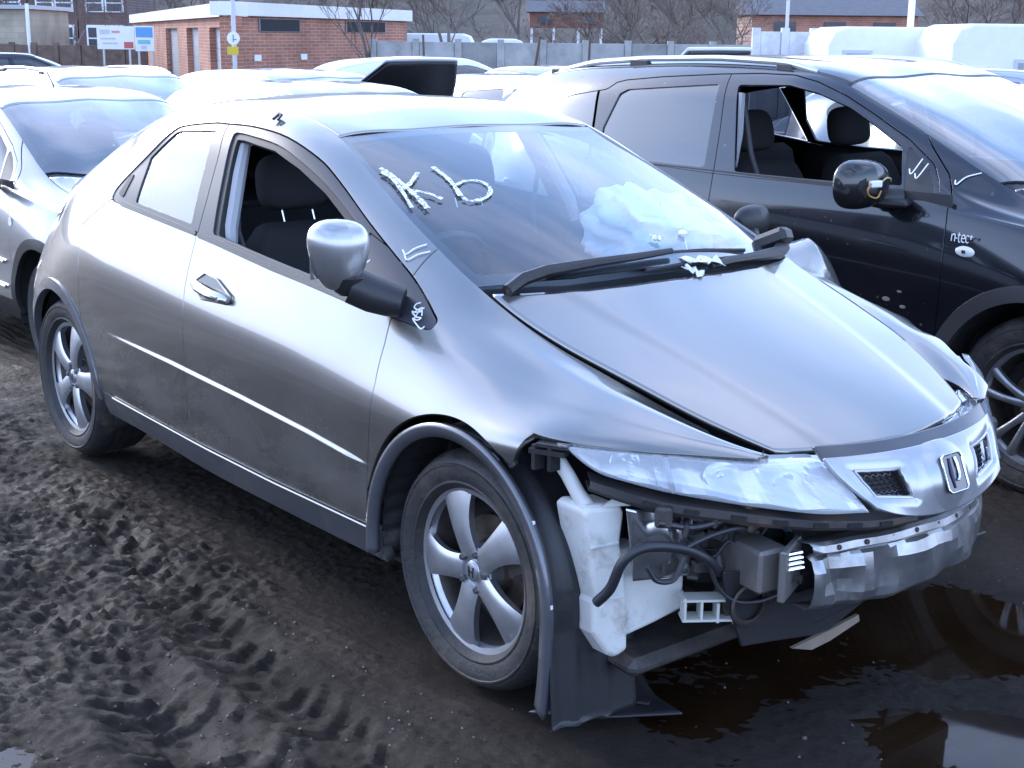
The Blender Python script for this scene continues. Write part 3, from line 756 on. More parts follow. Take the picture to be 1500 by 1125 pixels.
for k, px in enumerate(np.linspace(-60,1560,40)):
    d = rnd.uniform(95,118); px = px + rnd.uniform(-18,18)
    tree(rnd.randrange(4), d, px, rnd.uniform(6.5,10), 'leafless brown tree in the wood on the far slope', 'trees of the far wood', rnd.uniform(0,6), z=-.8, w=1.25)
for k, (px, d, h) in enumerate(((840,58,4.2),(880,52,4.0),(930,50,4.4),(975,55,4.6),(1020,52,4.2),(1065,56,4.4),(905,62,4.6),(1000,64,5.0))):
    tree([3,1,3,1,3,1,0,2][k], d, px, h, ['brown thicket tree just right of the rust brown hut','spreading brown thicket tree second from the hut','broad brown thicket tree in the middle behind the concrete fence','twiggy brown tree left of the pale thicket end','brown thicket tree above the crossover roof rail','last brown thicket tree before the whitewashed wall','tall thin tree rising behind the thicket near the hut','tallest slim tree rising behind the thicket near the whitewashed wall'][k], 'thicket behind the concrete fence', k*1.3, w=1.5)
for k, (px, d, h) in enumerate(((115,60,4.6),(215,66,4.4),(30,70,5.5))):
    tree([1,3,0][k], d, px, h, ['dark bare tree in front of the middle terrace house','dark bare tree just left of the garage roof edge','dark bare tree rising behind the stone building'][k], 'bare trees by the terrace', k*2.1, w=1.3)
# ---- helper: upright slab facing the camera or along a heading
def frame_obj(o, pos, yaw): o.location = pos; o.rotation_euler = (0,0,yaw)
# ---- brick garage with three roller shutters
cor = yard(30, lat(345,30)); zt = hgt(2, 30, 345); zb = -.6
yawA = FY + R(90) + R(6)        # long right wall direction (to image right) 
dirR = (RT*3 + FW*9).normalized(); dirL = (-RT*8.4 + FW*24).normalized()
LR, LL = 9.5, 25.4
bld = thing('brick_garage', 'low red brick garage block with white roof edge and three grey roller shutters', 'building', cor)
def wall_quad(nm, o, d, L_, z0, z1, material, par, thick=.25, off=0.):
    n = Vector((-d.y, d.x, 0)); n = n if n.dot(FW) > 0 else -n
    a, b_ = o, o + d*L_; P = [a, b_, b_+n*thick, a+n*thick]; poly = [((p-bld.location).x,(p-bld.location).y) for p in P]
    return MB().prism(poly, z0-bld.location.z, z1-bld.location.z).build(nm, material, par)
def slab(par, nm, o, d, a0, a1, z0, z1, out_, thick, material):
    """board on the wall that starts at o and runs along d"""
    n = Vector((-d.y, d.x, 0)); n = -n if n.dot(FW) > 0 else n
    P = [o+d*a0+n*(out_-thick), o+d*a1+n*(out_-thick), o+d*a1+n*out_, o+d*a0+n*out_]; q = Vector(par_loc(par)); poly = [((p-q).x,(p-q).y) for p in P]
    return MB().prism(poly, z0-q.z, z1-q.z).build(nm, material, par)
def par_loc(p):
    while p.parent: p = p.parent
    return p.location
wall_quad('wall', cor, dirR, LR, zb, zt-.28, REDBRICK, bld)
fas = slab(bld, 'fascia', cor, dirR, -.15, LR+.1, zt-.28, zt, .12, .5, WHITEP); slab(bld, 'fascia', cor, dirL, .02, LL, zt-.30, zt-.01, .12, .5, WHITEP)
rf = MB(); q = cor - bld.location; P = [q, q+dirR*LR, q+dirR*LR+dirL*LL, q+dirL*LL]; rf.prism([(p.x,p.y) for p in P], zt-.12-bld.location.z, zt-.06-bld.location.z); rf.build('roof', SLATE, bld)
zs = zt-.52
slab(bld, 'wall', cor, dirL, .0, LL, zs, zt-.29, 0., .25, REDBRICK)
edges = [0,.5,3.4,5.5,8.0,10.2,13.4,25.4]
for k in range(0,8,2): slab(bld, 'pier', cor, dirL, edges[k]+.003, min(edges[k+1],LL)-.003, zb, zs, .0, .25, REDBRICK)
for k in range(1,7,2):
    sh_ = slab(bld, 'roller_shutter', cor, dirL, edges[k], edges[k+1], zb, zs, -.16, .04, GREYSH)
    for j in range(9): slab(sh_, 'shutter_slat', cor, dirL, edges[k]+.01, edges[k+1]-.01, zb+.02+j*.27, zb+.27+j*.27, -.145, .015, GREYSH)
w_ = slab(bld, 'window', cor, dirR, 1.2, 3.15, hgt(50,32), hgt(31,32), .03, .05, mat('window_frame_grey',(.2,.2,.22),.5)); slab(w_, 'pane', cor, dirR, 1.26, 3.09, hgt(49,32), hgt(32,32), .04, .012, DARKWIN)
w_ = slab(bld, 'window', cor, dirR, 5.6, 8.0, hgt(50,36), hgt(33,36), .03, .05, MATS['window_frame_grey']); slab(w_, 'pane', cor, dirR, 5.66, 7.94, hgt(49,36), hgt(34,36), .04, .012, DARKWIN)
for a in (.95,3.15): slab(bld, 'wall_notice', cor, dirR, a, a+.3, hgt(93,31), hgt(84,31), .03, .02, WHITEP)
for a, z0, z1 in ((.28,0,zt-.3),): slab(bld, 'downpipe', cor, dirR, a, a+.07, zb, z1, .09, .07, mat('pipe_grey',(.3,.3,.31),.5))
# ---- sign pole
p = yard(26, lat(350,26)); sg = thing('sign_pole', 'thin grey pole with a round white sign above a small yellow plate', 'sign', (p.x,p.y,GZ))
MB().tube([(0,0,0),(0,0,hgt(-8,26)-GZ)],.04,10).build('pole', mat('galv_pole',(.5,.5,.52),.45,metal=.5), sg, smooth=True)
tow = -FW; yw = math.atan2(tow.y,tow.x)
b = MB(); b.lathe([(0,.02),(.115,.02),(.115,.0),(0,.0)],28,axis='x'); o = b.build('round_sign', WHITEP, sg); o.location=(tow.x*.06,tow.y*.06,hgt(60,26)-GZ); o.rotation_euler=(0,0,yw)
b = MB(); b.box((.024,0,0),(.004,.02,.13)); b.box((.024,.03,-.02),(.004,.06,.02)); q2 = b.build('sign_mark', mat('mark_grey',(.25,.25,.3),.6), o)
b = MB(); b.box((0,-.02,0),(.012,.20,.14)); o = b.build('yellow_plate', mat('yellow_sign',(.62,.47,.03),.5), sg); o.location=(tow.x*.06,tow.y*.06,hgt(78,26)-GZ); o.rotation_euler=(0,0,yw)
# ---- notice boards on the left
def board(px0, px1, py0, py1, d, base, label, prints, nm='notice_board'):
    a, b_ = yard(d, lat(px0,d)), yard(d, lat(px1,d)); c_ = (a+b_)/2; w2 = (b_-a).length; z0, z1 = hgt(py1,d,px0), hgt(py0,d,px0)
    t = thing(nm, label, 'sign', (c_.x,c_.y,GZ), yw)
    m_ = MB(); m_.box((0,0,(z0+z1)/2-GZ),(.03,w2,z1-z0)); bd = m_.build('board', base, t)
    for s_ in (-.35,.35): MB().box((-.04,s_*w2,(z1-GZ)/2-.05),(.05,.05,z1-GZ-.1)).build('post', MATS['galv_pole'], t)
    for (u0,u1,v0,v1,cm) in prints: MB().box((.018,-w2/2+w2*(u0+u1)/2,z1-GZ-(z1-z0)*(v0+v1)/2),(.006,w2*(u1-u0),(z1-z0)*(v1-v0))).build('printed_field', cm, bd)
    return t
PINK = mat('print_pink',(.62,.30,.33),.6); PALE = mat('print_grey',(.55,.55,.58),.6); BLUE = mat('print_blue',(.12,.33,.62),.6); REDP = mat('print_red',(.55,.12,.12),.6)
board(155,208,38,72,38,WHITEP,'large white notice board with faded pink print at the fence',[(.08,.35,.15,.35,PALE),(.4,.62,.2,.3,PINK),(.1,.5,.5,.58,PALE),(.72,.97,.68,.95,REDP),(.15,.55,.7,.78,PALE)])
board(209,236,38,75,37,WHITEP,'blue and white notice board next to the garage shutters',[(.06,.94,.05,.45,BLUE),(.15,.8,.55,.72,mat('print_cyan',(.2,.5,.6),.6)),(.3,.6,.78,.92,PALE)])
# ---- fences and walls
def fence_run(nm, label, px0, px1, py_top, d, n, mpanel, mpost, pw=.14, hgap=.0, group=None, mpanel2=None):
    a, b_ = yard(d, lat(px0,d)), yard(d, lat(px1,d)); v = (b_-a); L_ = v.length; v.normalize(); z1 = hgt(py_top,d)
    t = thing(nm, label, 'fence', (a.x,a.y,GZ-.3), math.atan2(v.y,v.x), group)
    for i in range(n+1): MB().box((L_*i/n,0,(z1-GZ+.3)/2+.03),(pw,pw,z1-GZ+.36)).build('post', mpost, t)
    for i in range(n):
        k = 3; hh = (z1-GZ+.3)/k
        for j in range(k): MB().box((L_*(i+.5)/n, 0, hh*(j+.5)),(L_/n-pw-.01,.07,hh-.015),None,.008).build('panel', mpanel if (i*3+j*5) % 4 else (mpanel2 or mpanel), t)
    return t
fence_run('concrete_fence', 'pale concrete panel fence running across the back of the yard', 548, 1092, 62, 31, 9, CONC, CONC, mpanel2=mat('concrete_dark',(.25,.25,.24),.9,var=.3,vscale=2))
fence_run('timber_fence', 'weathered brown timber fence behind the parked cars on the left', -30, 222, 72, 40, 8, TIMBER, TIMBER)
for px, lean, d in ((772,.10,28),(855,.0,28),(622,-.04,29)):
    p = yard(d, lat(px,d)); o = MB().tube([(0,0,0),(lean*1.2,0,1.2),(lean*2.6,.02,hgt(52,d)-GZ)],[.035,.03,.022],7).build('leaning_post', mat('rust_post',(.10,.075,.065),.8), None, smooth=True); o.location=(p.x,p.y,GZ)
    tag(o, {772:'dark leaning iron post left of the concrete fence middle',855:'straight dark iron post in front of the concrete fence',622:'thin rusty post near the forked bare tree'}[px], 'post')
# ---- stone building and pole at the left edge
p = yard(44, lat(-40,44)); sb = thing('stone_building', 'buff stone building cut off by the left edge of the picture', 'building', (p.x,p.y,GZ-.3), FY-R(90))
wd = lat(58,44)-lat(-40,44); hh = hgt(20,44)-GZ+.3
MB().box((wd/2,2,hh/2),(wd,4,hh)).build('wall', STONE, sb); MB().box((wd/2,2,hh+.06),(wd+.3,4.3,.12)).build('roof', mat('grey_roof',(.42,.43,.45),.6), sb); MB().box((wd*.62,-.04,hh*.60),(wd*.42,.12,.22)).build('lintel', TIMBER, sb)
w_ = MB().box((wd*.6,-.02,hh*.42),(wd*.5,.08,.75)).build('window', mat('window_frame_grey',(.2,.2,.22),.5), sb); MB().box((wd*.6,-.07,hh*.42),(wd*.46,.01,.66)).build('pane', DARKWIN, w_)
p = yard(40, lat(58,40)); o = MB().tube([(0,0,0),(0,0,hgt(12,40)-GZ)],.05,8).build('white_post', WHITEP, None, smooth=True); o.location=(p.x,p.y,GZ); tag(o, 'white post beside the corner of the stone building', 'post')
# ---- terrace houses beyond
for k, (px0, px1) in enumerate(((60,128),(130,200),(-20,58))):
    d = 82; p = yard(d, lat(px0,d)); w2 = lat(px1,d)-lat(px0,d); z1 = hgt(-28,d)-GZ+1
    h_ = thing('terrace_house', ['brick terrace house seen through the bare tree left of the notice boards','brick terrace house just left of the garage roof','brick terrace house above the stone building'][k], 'house', (p.x,p.y,GZ-1), FY-R(90), 'terrace houses beyond the yard')
    MB().box((w2/2,3,z1/2),(w2,6,z1)).build('wall', brick_mat('dark_brick',(.17,.085,.07),(.13,.07,.06),(.16,.14,.13)), h_)
    MB().prism([(-.3,z1),(6.3,z1),(3,z1+2.2)],0,w2,'x').build('roof', SLATE, h_)
    for fx in (.22,.62):
        for zz in (.45,.78):
            w_ = MB().box((w2*fx+.35,-.03,z1*zz),(1.05,.10,1.25)).build('window', WHITEP, h_); MB().box((w2*fx+.35,-.09,z1*zz+.2),(.85,.01,.55)).build('pane', DARKWIN, w_); MB().box((w2*fx+.35,-.09,z1*zz-.36),(.85,.01,.42)).build('pane', DARKWIN, w_)
# ---- hut on legs, caravans, white sheds
d = 70; p = yard(d, lat(770,d)); hu = thing('brown_hut', 'rust brown hut with a dark roof above the concrete fence', 'hut', (p.x,p.y,GZ), FY-R(90)); w2 = lat(875,d)-lat(770,d); z0, z1 = hgt(40,d)-GZ, hgt(17,d)-GZ
MB().box((w2/2,1.2,(z0+z1)/2),(w2,2.4,z1-z0)).build('wall', mat('hut_brown',(.20,.085,.06),.8,var=.3), hu); MB().prism([(-.2,z1),(2.6,z1),(1.2,z1+.55)],-.15,w2+.15,'x').build('roof', SLATE, hu)
for fx in (.1,.7): w_ = MB().box((w2*fx+.4,-.03,(z0+z1)/2),(.6,.06,.4)).build('window', DARKWIN, hu)
for fx in (.03,.33,.66,.97): MB().box((w2*fx,.1,z0/2),(.12,.12,z0)).build('leg', WHITEP, hu)
def caravan(px0, px1, py0, d, label, wins, col=WHITEP, dep=2.2, nm='caravan'):
    p = yard(d, lat(px0,d)); w2 = lat(px1,d)-lat(px0,d); z1 = hgt(py0,d)-GZ
    t = thing(nm, label, nm, (p.x,p.y,GZ), FY-R(90)); r_ = .18
    prof_ = [(0,.35),(w2,.35),(w2,z1-r_*1.6),(w2-r_*.6,z1-r_*.4),(w2-r_*1.8,z1),(r_*1.8,z1),(r_*.6,z1-r_*.4),(0,z1-r_*1.6)]
    MB().prism(prof_,0,dep,'y').build('body', col, t, bevel=.04)
    for (u,v,ww,hh_) in wins:
        f_ = MB().box((w2*u,-.012,z1*v),(ww,.03,hh_),None,.01).build('window', mat('van_trim',(.55,.57,.58),.4), t); MB().box((w2*u,-.032,z1*v),(ww-.12,.012,hh_-.12)).build('pane', mat('van_pane',(.30,.34,.36),.15), f_)
    for u in (.25,.75): b = MB(); b.lathe([(0,.0),(.30,.0),(.32,.03),(.32,.18)],24); o = b.build('wheel', TYRE, t); o.location=(w2*u,-.0,.30)
    return t
caravan(575,690,50,42,'low white van body behind the concrete fence right of the brick garage',[(.3,.7,.5,.3)], nm='van')
caravan(698,765,57,44,'white panel van behind the middle of the concrete fence',[(.2,.72,.45,.4)], nm='van')
caravan(1195,1365,34,24,'white caravan side behind the dark crossover',[(.25,.75,.5,.3)], mat('caravan_white',(.82,.82,.82),.45,var=.05))
caravan(1372,1640,28,22,'white caravan with two windows at the right edge',[(.13,.62,.42,.34),(.37,.66,.2,.42)], MATS['caravan_white'])
fence_run('white_fence', 'whitewashed panel wall left of the caravans', 1092, 1215, 42, 26, 3, mat('whitewash',(.62,.63,.65),.8,var=.15,dirt=(.4,.4,.4),dscale=1.5,dlow=.5), MATS['whitewash'])
d = 60; p = yard(d, lat(1085,d)); fb = thing('brick_shed', 'long brick shed with a shallow roof far behind the caravans', 'shed', (p.x,p.y,GZ), FY-R(90)); w2 = lat(1320,d)-lat(1085,d); z1 = hgt(18,d)-GZ
MB().box((w2/2,2,z1/2),(w2,4,z1)).build('wall', REDBRICK, fb); MB().prism([(-.3,z1),(4.3,z1),(2,z1+.7)],-.2,w2+.2,'x').build('roof', SLATE, fb)
for fx in (.2,.5,.8): MB().box((w2*fx,-.03,z1*.8),(.9,.08,.6)).build('window', DARKWIN, fb)
for px, top, d, nm in ((1135,-10,27,'thin grey pole in front of the whitewashed wall'),(1310,-10,25,'white pole standing by the caravan'),(290,-6,48,None)):
    if nm is None: continue
    p = yard(d, lat(px,d)); o = MB().tube([(0,0,0),(0,0,hgt(top,d)-GZ)],.035 if px<1200 else .06,8).build('pole', WHITEP if px > 1200 else MATS['galv_pole'], None, smooth=True); o.location=(p.x,p.y,GZ); tag(o, nm, 'pole')
# ---------------------------------------------------------------- silver hatchback: feature curves (x forward, half width, height)
CIV = [
 # sill bottom
 [(-2.05,.60,.30),(-1.9,.70,.28),(-1.6,.80,.24),(-.7,.825,.235),(0,.83,.215),(.9,.83,.222),(1.4,.84,.24),(1.7,.83,.24),(1.95,.70,.25),(2.1,.5,.25)],
 # door bottom
 [(-2.05,.50,.42),(-1.95,.62,.41),(-1.8,.745,.40),(-1.6,.825,.37),(-.7,.862,.335),(0,.866,.32),(.9,.866,.326),(1.4,.868,.40),(1.65,.85,.45),(1.8,.78,.45),(1.95,.66,.45),(2.1,.45,.45)],
 # crease
 [(-2.05,.54,.62),(-1.95,.64,.61),(-1.8,.76,.60),(-1.6,.835,.60),(-1.5,.852,.598),(-1.3,.872,.595),(-.78,.876,.583),(0,.880,.565),(.9,.878,.515),(1.3,.880,.57),(1.55,.872,.62),(1.7,.83,.63),(1.8,.765,.63),(1.95,.60,.62),(2.1,.40,.58)],
 # upper flank
 [(-2.05,.50,.86),(-1.8,.655,.87),(-1.6,.74,.87),(-1.4,.805,.87),(-1.2,.845,.865),(-1.0,.862,.86),(-.8,.868,.85),(0,.870,.80),(.5,.868,.77),(.9,.868,.735),(1.3,.876,.725),(1.5,.870,.735),(1.625,.855,.742),(1.70,.81,.740),(1.78,.735,.732),(1.86,.63,.715),(1.94,.48,.695),(2.1,.30,.66)],
 # belt line
 [(-2.05,.44,1.00),(-1.8,.555,1.02),(-1.6,.645,1.025),(-1.4,.722,1.032),(-1.2,.770,1.042),(-1.0,.792,1.045),(-.8,.80,1.035),(-.2,.803,.99),(.3,.805,.945),(.7,.805,.905),(.95,.80,.88),(1.1,.795,.862),(1.3,.79,.832),(1.5,.77,.798),(1.625,.74,.785),(1.70,.70,.772),(1.78,.64,.754),(1.86,.55,.731),(1.94,.44,.70),(2.1,.28,.66)],
 # roof rail / pillar outer edge / fender crest
 [(-2.05,.34,1.0),(-1.8,.42,1.08),(-1.6,.475,1.135),(-1.4,.54,1.183),(-1.2,.582,1.23),(-1.0,.605,1.272),(-.8,.645,1.315),(-.4,.635,1.335),(-.1,.632,1.33),(.1,.635,1.308),(.3,.642,1.25),(.5,.658,1.17),(.7,.675,1.088),(.9,.69,1.005),(1.0,.695,.967),(1.1,.692,.936),(1.2,.682,.909),(1.3,.668,.884),(1.5,.63,.833),(1.625,.595,.804),(1.7,.57,.783),(1.78,.535,.757),(1.86,.485,.726),(1.94,.42,.695),(2.1,.27,.66)],
 # bonnet seam / screen edge / roof ditch
 [(-2.05,.27,1.05),(-1.8,.32,1.17),(-1.6,.37,1.225),(-1.4,.41,1.27),(-1.2,.445,1.31),(-1.0,.475,1.345),(-.8,.49,1.377),(-.6,.50,1.392),(-.3,.51,1.398),(-.1,.512,1.395),(.1,.514,1.372),(.24,.517,1.338),(.3,.523,1.317),(.5,.554,1.23),(.7,.581,1.145),(.9,.595,1.058),(1.0,.600,1.016),(1.1,.597,.973),(1.2,.590,.930),(1.3,.582,.895),(1.4,.569,.862),(1.5,.547,.831),(1.6,.526,.80),(1.7,.494,.762),(1.8,.455,.724),(1.85,.427,.704),(1.9,.405,.686),(2.1,.25,.61)],
 # mid bonnet / mid roof
 [(-2.05,.14,1.07),(-1.8,.17,1.205),(-1.6,.20,1.268),(-1.4,.22,1.315),(-1.0,.24,1.385),(-.6,.25,1.418),(-.3,.26,1.425),(0,.26,1.408),(.2,.265,1.362),(.24,.265,1.351),(.5,.28,1.258),(.7,.29,1.186),(.9,.30,1.113),(1.1,.30,1.026),(1.2,.295,.976),(1.3,.29,.94),(1.5,.275,.872),(1.7,.25,.80),(1.8,.23,.763),(1.9,.21,.722),(2.0,.19,.68),(2.1,.15,.635)],
 # centre line
 [(-2.05,0,1.08),(-1.8,0,1.22),(-1.6,0,1.283),(-1.4,0,1.328),(-1.0,0,1.395),(-.6,0,1.429),(-.3,0,1.434),(0,0,1.416),(.2,0,1.369),(.5,0,1.267),(.7,0,1.198),(.9,0,1.125),(1.1,0,1.045),(1.2,0,.988),(1.3,0,.952),(1.5,0,.883),(1.7,0,.812),(1.8,0,.775),(1.9,0,.735),(2.0,0,.692),(2.1,0,.64)],
]
CIV_U = [0,.12,.34,.60,.80,1.16,1.32,1.60,1.86]
CIV_XS = np.linspace(-2.05, 2.1, 416)
CIV_VS = np.unique(np.concatenate([np.linspace(0,.3,16), np.linspace(.30,.38,28), np.linspace(.38,1.32,70), np.linspace(1.32,1.86,28)]))
def civ_surface():
    cv, cu = flatten_glass(CIV, CIV_U, 4)
    S = loft(cv, cu, CIV_XS, CIV_VS, .045)
    x, h, z = S[...,0], S[...,1], S[...,2]
    # pressed ledge in the doors
    zc = np.interp(x, [-.9,-.78,-.26,.22,.63,.92,1.0], [.587,.583,.574,.556,.535,.513,.508])
    amp = .0075 * np.clip((x + .80) / .6, 0, 1) ** .6 * np.clip((.955 - x) / .12, 0, 1)
    t = np.clip((zc - z) / .011 + .5, 0, 1); st = t * t * (3 - 2 * t)
    S[...,1] = h + amp * st * np.exp(-np.maximum(0, zc - z) / .13)
    return S
# ================================================================ THE GREY HATCHBACK (damaged, front bumper missing)
civ = thing('grey_hatchback', 'dusty metallic grey hatchback in the foreground with its front bumper missing', 'car')
PAINT = paint('grey_metallic', (.265,.258,.244), .88, .24, dust=.28, dustcol=(.13,.115,.10), dlo=.28, dhi=.72)
GLASS = glass('clear_glass', (.62,.70,.74), 1.7, 1.6, film=.04)
SCREEN = glass('screen_glass', (.68,.79,.86), 1.6, 1.6, film=.03)
S = civ_surface()
SH = {-1: Shell(S, CIV_VS, 1.32, -1), 1: Shell(S, CIV_VS, 1.32, 1)}
G_ = [(-0.882,1.064),(-0.862,1.104),(-0.719,1.225),(-0.62,1.308),(-0.56,1.330),(-0.385,1.349),(-0.299,1.351),(-0.102,1.350),(0.099,1.329),(0.284,1.279),(0.421,1.223),(0.628,1.125),(0.808,1.043),(0.904,1.0),(1.034,0.937),(1.077,0.915),(1.082,0.898),(1.06,.893),(0.915,0.905),(0.664,0.926),(0.498,0.943),(0.311,.957),(-0.058,0.992),(-0.376,1.012),(-0.758,1.039),(-.85,1.047)]
G_ = smooth_poly(G_, 4, corners=(0,16))
RW_ = [(-0.685,1.060),(-0.706,1.212),(-0.594,1.306),(-.57,1.312),(-0.329,1.327),(-0.250,1.030)]
FW_ = [(-0.098,1.014),(-0.214,1.329),(-0.132,1.327),(0.074,1.307),(0.234,1.264),(0.405,1.202),(0.561,1.132),(0.648,1.091),(0.735,0.95),(0.486,0.965)]
FW_ = smooth_poly(FW_, 4, corners=(0,1,7,8))
TRI_ = [(.672,1.078),(.76,.955),(.96,.930),(1.005,.936)]
DS_ = [(-0.29,1.36),(-0.240,1.258),(-0.205,1.107),(-0.193,1.01),(-0.187,0.987),(-0.170,0.892),(-0.152,0.798),(-0.149,0.617),(-0.142,0.433),(-0.122,0.342),(-.118,.3)]
FF_ = [(.905,.97),(0.925,0.904),(0.947,0.838),(0.962,0.744),(0.955,0.631),(0.937,0.511),(0.927,0.392),(0.924,0.30)]
RD_ = [(-0.882,1.05),(-1.06,0.94),(-1.045,0.88),(-1.03,0.782),(-1.03,.69)]
SILL = lambda x: np.interp(x, [-1.0,-.78,-.06,.39,.93], [.345,.336,.323,.321,.329])
D_ = RD_ + [(-1.03,.33),(-.95,.2),(.93,.2)] + [(a,b) for a,b in FF_[::-1]] + [(.6,1.0),(0,1.05),(-.6,1.1)]
AR, AF = (-1.3175,.312), (1.3175,.312)
gap = .0022
def f_side(x,h,z,w,v): return w + gap
def f_notG(x,h,z,w,v): return -sdf_poly(x,z,G_) + .001
def f_inG(x,h,z,w,v): return sdf_poly(x,z,G_) + .003
def f_D(x,h,z,w,v): return sdf_poly(x,z,D_) + gap
def f_notD(x,h,z,w,v): return -sdf_poly(x,z,D_) + gap
def f_front(x,h,z,w,v): return -sdf_line(x,z,DS_) + gap
def f_rear(x,h,z,w,v): return sdf_line(x,z,DS_) + gap
def f_sill(x,h,z,w,v): return SILL(x) - z + .004
def f_rarch(x,h,z,w,v): return .392 - np.hypot(x-AR[0], z-AR[1])
def f_farch(x,h,z,w,v): return .405 - np.hypot((x-AF[0]-.01)*.985, z-AF[1]-.012)
def f_ff(x,h,z,w,v): return sdf_line(x,z,FF_) + gap
def f_nff(x,h,z,w,v): return -sdf_line(x,z,FF_) + gap
LOW_ = [(1.56,.67),(1.597,0.748),(1.683,0.741),(1.767,0.732),(1.858,0.717),(1.941,0.6995),(2.1,.66)]
def f_low(x,h,z,w,v): return np.interp(x,[p[0] for p in LOW_],[p[1] for p in LOW_],left=-1) - z
def f_nose(x,h,z,w,v): return x - 1.945
# hood / screen / roof boundaries in plan
def f_top(x,h,z,w,v): return -w + gap
HR_ = ([0,.2,.34,.52,.615,.7],[1.243,1.232,1.211,1.150,1.106,1.05])
def f_hood(x,h,z,w,v): return np.interp(h,*HR_) - x
def f_cowl0(x,h,z,w,v): return x - np.interp(h,*HR_) - .035
def f_cowl1(x,h,z,w,v): return np.interp(h,HR_[0],[a-.075 for a in HR_[1]]) - x
def f_scr0(x,h,z,w,v): return x - np.interp(h,HR_[0],[a-.072 for a in HR_[1]])
def f_scr1(x,h,z,w,v): return .252 - x
def f_roof(x,h,z,w,v): return x - .243
NOSE_ = ([0,.1,.2,.3,.36,.43,.6],[2.02,2.012,1.995,1.965,1.943,1.905,1.80])
def f_hoodnose(x,h,z,w,v): return x - np.interp(h,*NOSE_)
def crush(P, Nn, A):
    x, h, z = A[:,0], A[:,6], A[:,2]; P = P.copy()
    a = np.exp(-((x-1.09)/.085)**2) * np.clip((h-.62)/.1,0,1) * np.clip((z-.80)/.06,0,1); P[:,2] += .085*a; P[:,1] += .02*a
    b = np.exp(-((x-1.30)/.10)**2) * np.clip((h-.66)/.10,0,1); P[:,1] -= .030*b; P[:,2] -= .012*b
    c = np.clip((x-1.42)/.3,0,1)*np.clip((h-.55)/.15,0,1); P[:,1] -= .05*c; P[:,2] += .01*np.sin(x*31)*c
    return P, Nn
def f_Lcut(x,h,z,w,v): return h - np.interp(x,[1.30,1.42,1.53,1.74,1.92,2.0],[.95,.80,.715,.655,.54,.45])
ribs = []
for sd in (-1, 1):
    sh = SH[sd]
    sh.panel('body_side', [f_side, f_notG, f_notD, f_rarch, f_ff, f_sill], PAINT, civ)
    fd = sh.panel('front_door', [f_side, f_D, f_notG, f_front, f_ff, f_sill], PAINT, civ)
    rd = sh.panel('rear_door', [f_side, f_D, f_notG, f_rear, f_rarch, f_sill], PAINT, civ)
    if sd < 0: fen = sh.panel('front_wing', [f_side, f_nff, f_notG, f_farch, f_low, f_nose], PAINT, civ)
    else:
        fen = sh.panel('front_wing', [f_side, f_nff, f_notG, f_farch, f_low, f_nose, f_Lcut], PAINT, civ, deform=crush); fen['label'] = 'crumpled wing on the far side'
    # door frames, belt trim, panes
    inF = lambda P: (lambda x,h,z,w,v: -sdf_poly(x,z,P))
    onF = lambda P, g=0.: (lambda x,h,z,w,v: sdf_poly(x,z,P) + g)
    TRIOUT = [(.655,1.10),(.742,.94),(.90,.90),(1.09,.88),(1.10,.95),(.9,1.02)]
    sh.panel('window_frame', [f_inG, f_front, inF(FW_), inF(TRIOUT)], DARKTRIM, fd, offset=-.004, flange=.03)
    sh.panel('window_frame', [f_inG, f_rear, inF(RW_)], DARKTRIM, rd, offset=-.004, flange=.02)
    QW_ = [(-0.833,1.072),(-0.795,1.145),(-0.745,1.195),(-0.735,1.07)]
    sh.panel('quarter_glass', [onF([(-0.84,1.076),(-0.80,1.142),(-0.772,1.150),(-0.792,1.068)])], RUBBER, rd, offset=-.001, flange=.004)
    sh.panel('mirror_triangle', [f_inG, onF(TRIOUT, .003)], DARKTRIM, fd, offset=-.002, flange=.015)
    sh.panel('window_pane', [onF(RW_, -.004)], GLASS, rd, offset=-.009, flange=0)
    BELT = [(-.85,1.045),(-.758,1.037),(-0.376,1.009),(-.195,.996),(-.188,1.010),(-0.376,1.025),(-0.758,1.054)]
    sh.panel('belt_trim', [onF(BELT)], BLACK, rd, offset=.004, flange=.012)
    BELT = [(-.186,.995),(-0.058,0.985),(0.311,.950),(0.498,0.936),(0.735,0.915),(.742,.932),(0.498,0.953),(0.311,.968),(-0.058,1.003),(-.180,1.013)]
    sh.panel('belt_trim', [onF(BELT)], BLACK, fd, offset=.004, flange=.012)
    SEAL = [(p[0],p[1]) for p in FW_]
    sh.panel('window_seal', [onF(FW_, -.003), inF([(-.070,1.014),(-0.180,1.310),(-0.132,1.310),(0.070,1.290),(0.228,1.248),(0.398,1.188),(0.552,1.118),(0.630,1.080),(0.715,0.955),(0.486,0.962)])], RUBBER, fd, offset=-.010, flange=.02)
    if sd > 0: sh.panel('window_pane', [onF(FW_, -.004)], GLASS, fd, offset=-.009, flange=0)
    # arches and sill
    ca = AR
    sh.panel('arch_trim', [lambda x,h,z,w,v: np.hypot(x-AR[0],z-AR[1]) - .394, lambda x,h,z,w,v: .352 - np.hypot(x-AR[0],z-AR[1]), lambda x,h,z,w,v: .30 - z, lambda x,h,z,w,v: w+.3], mat('arch_paint',(.11,.115,.13),.33,metal=.5,coat=.6,var=.2), civ, offset=.006, flange=.03)
    sill = sh.panel('sill', [lambda x,h,z,w,v: z - SILL(x) + .006, lambda x,h,z,w,v: v - .2, lambda x,h,z,w,v: .385 - np.hypot(x-AR[0],z-AR[1]), lambda x,h,z,w,v: .372 - np.hypot(x-AF[0],z-AF[1]), lambda x,h,z,w,v: x-1.0, lambda x,h,z,w,v: -1.2-x], mat('sill_paint',(.085,.088,.095),.45,metal=.4,coat=.3,dirt=(.07,.055,.045),dlow=.52,dscale=4), civ, offset=-.002, flange=.03)
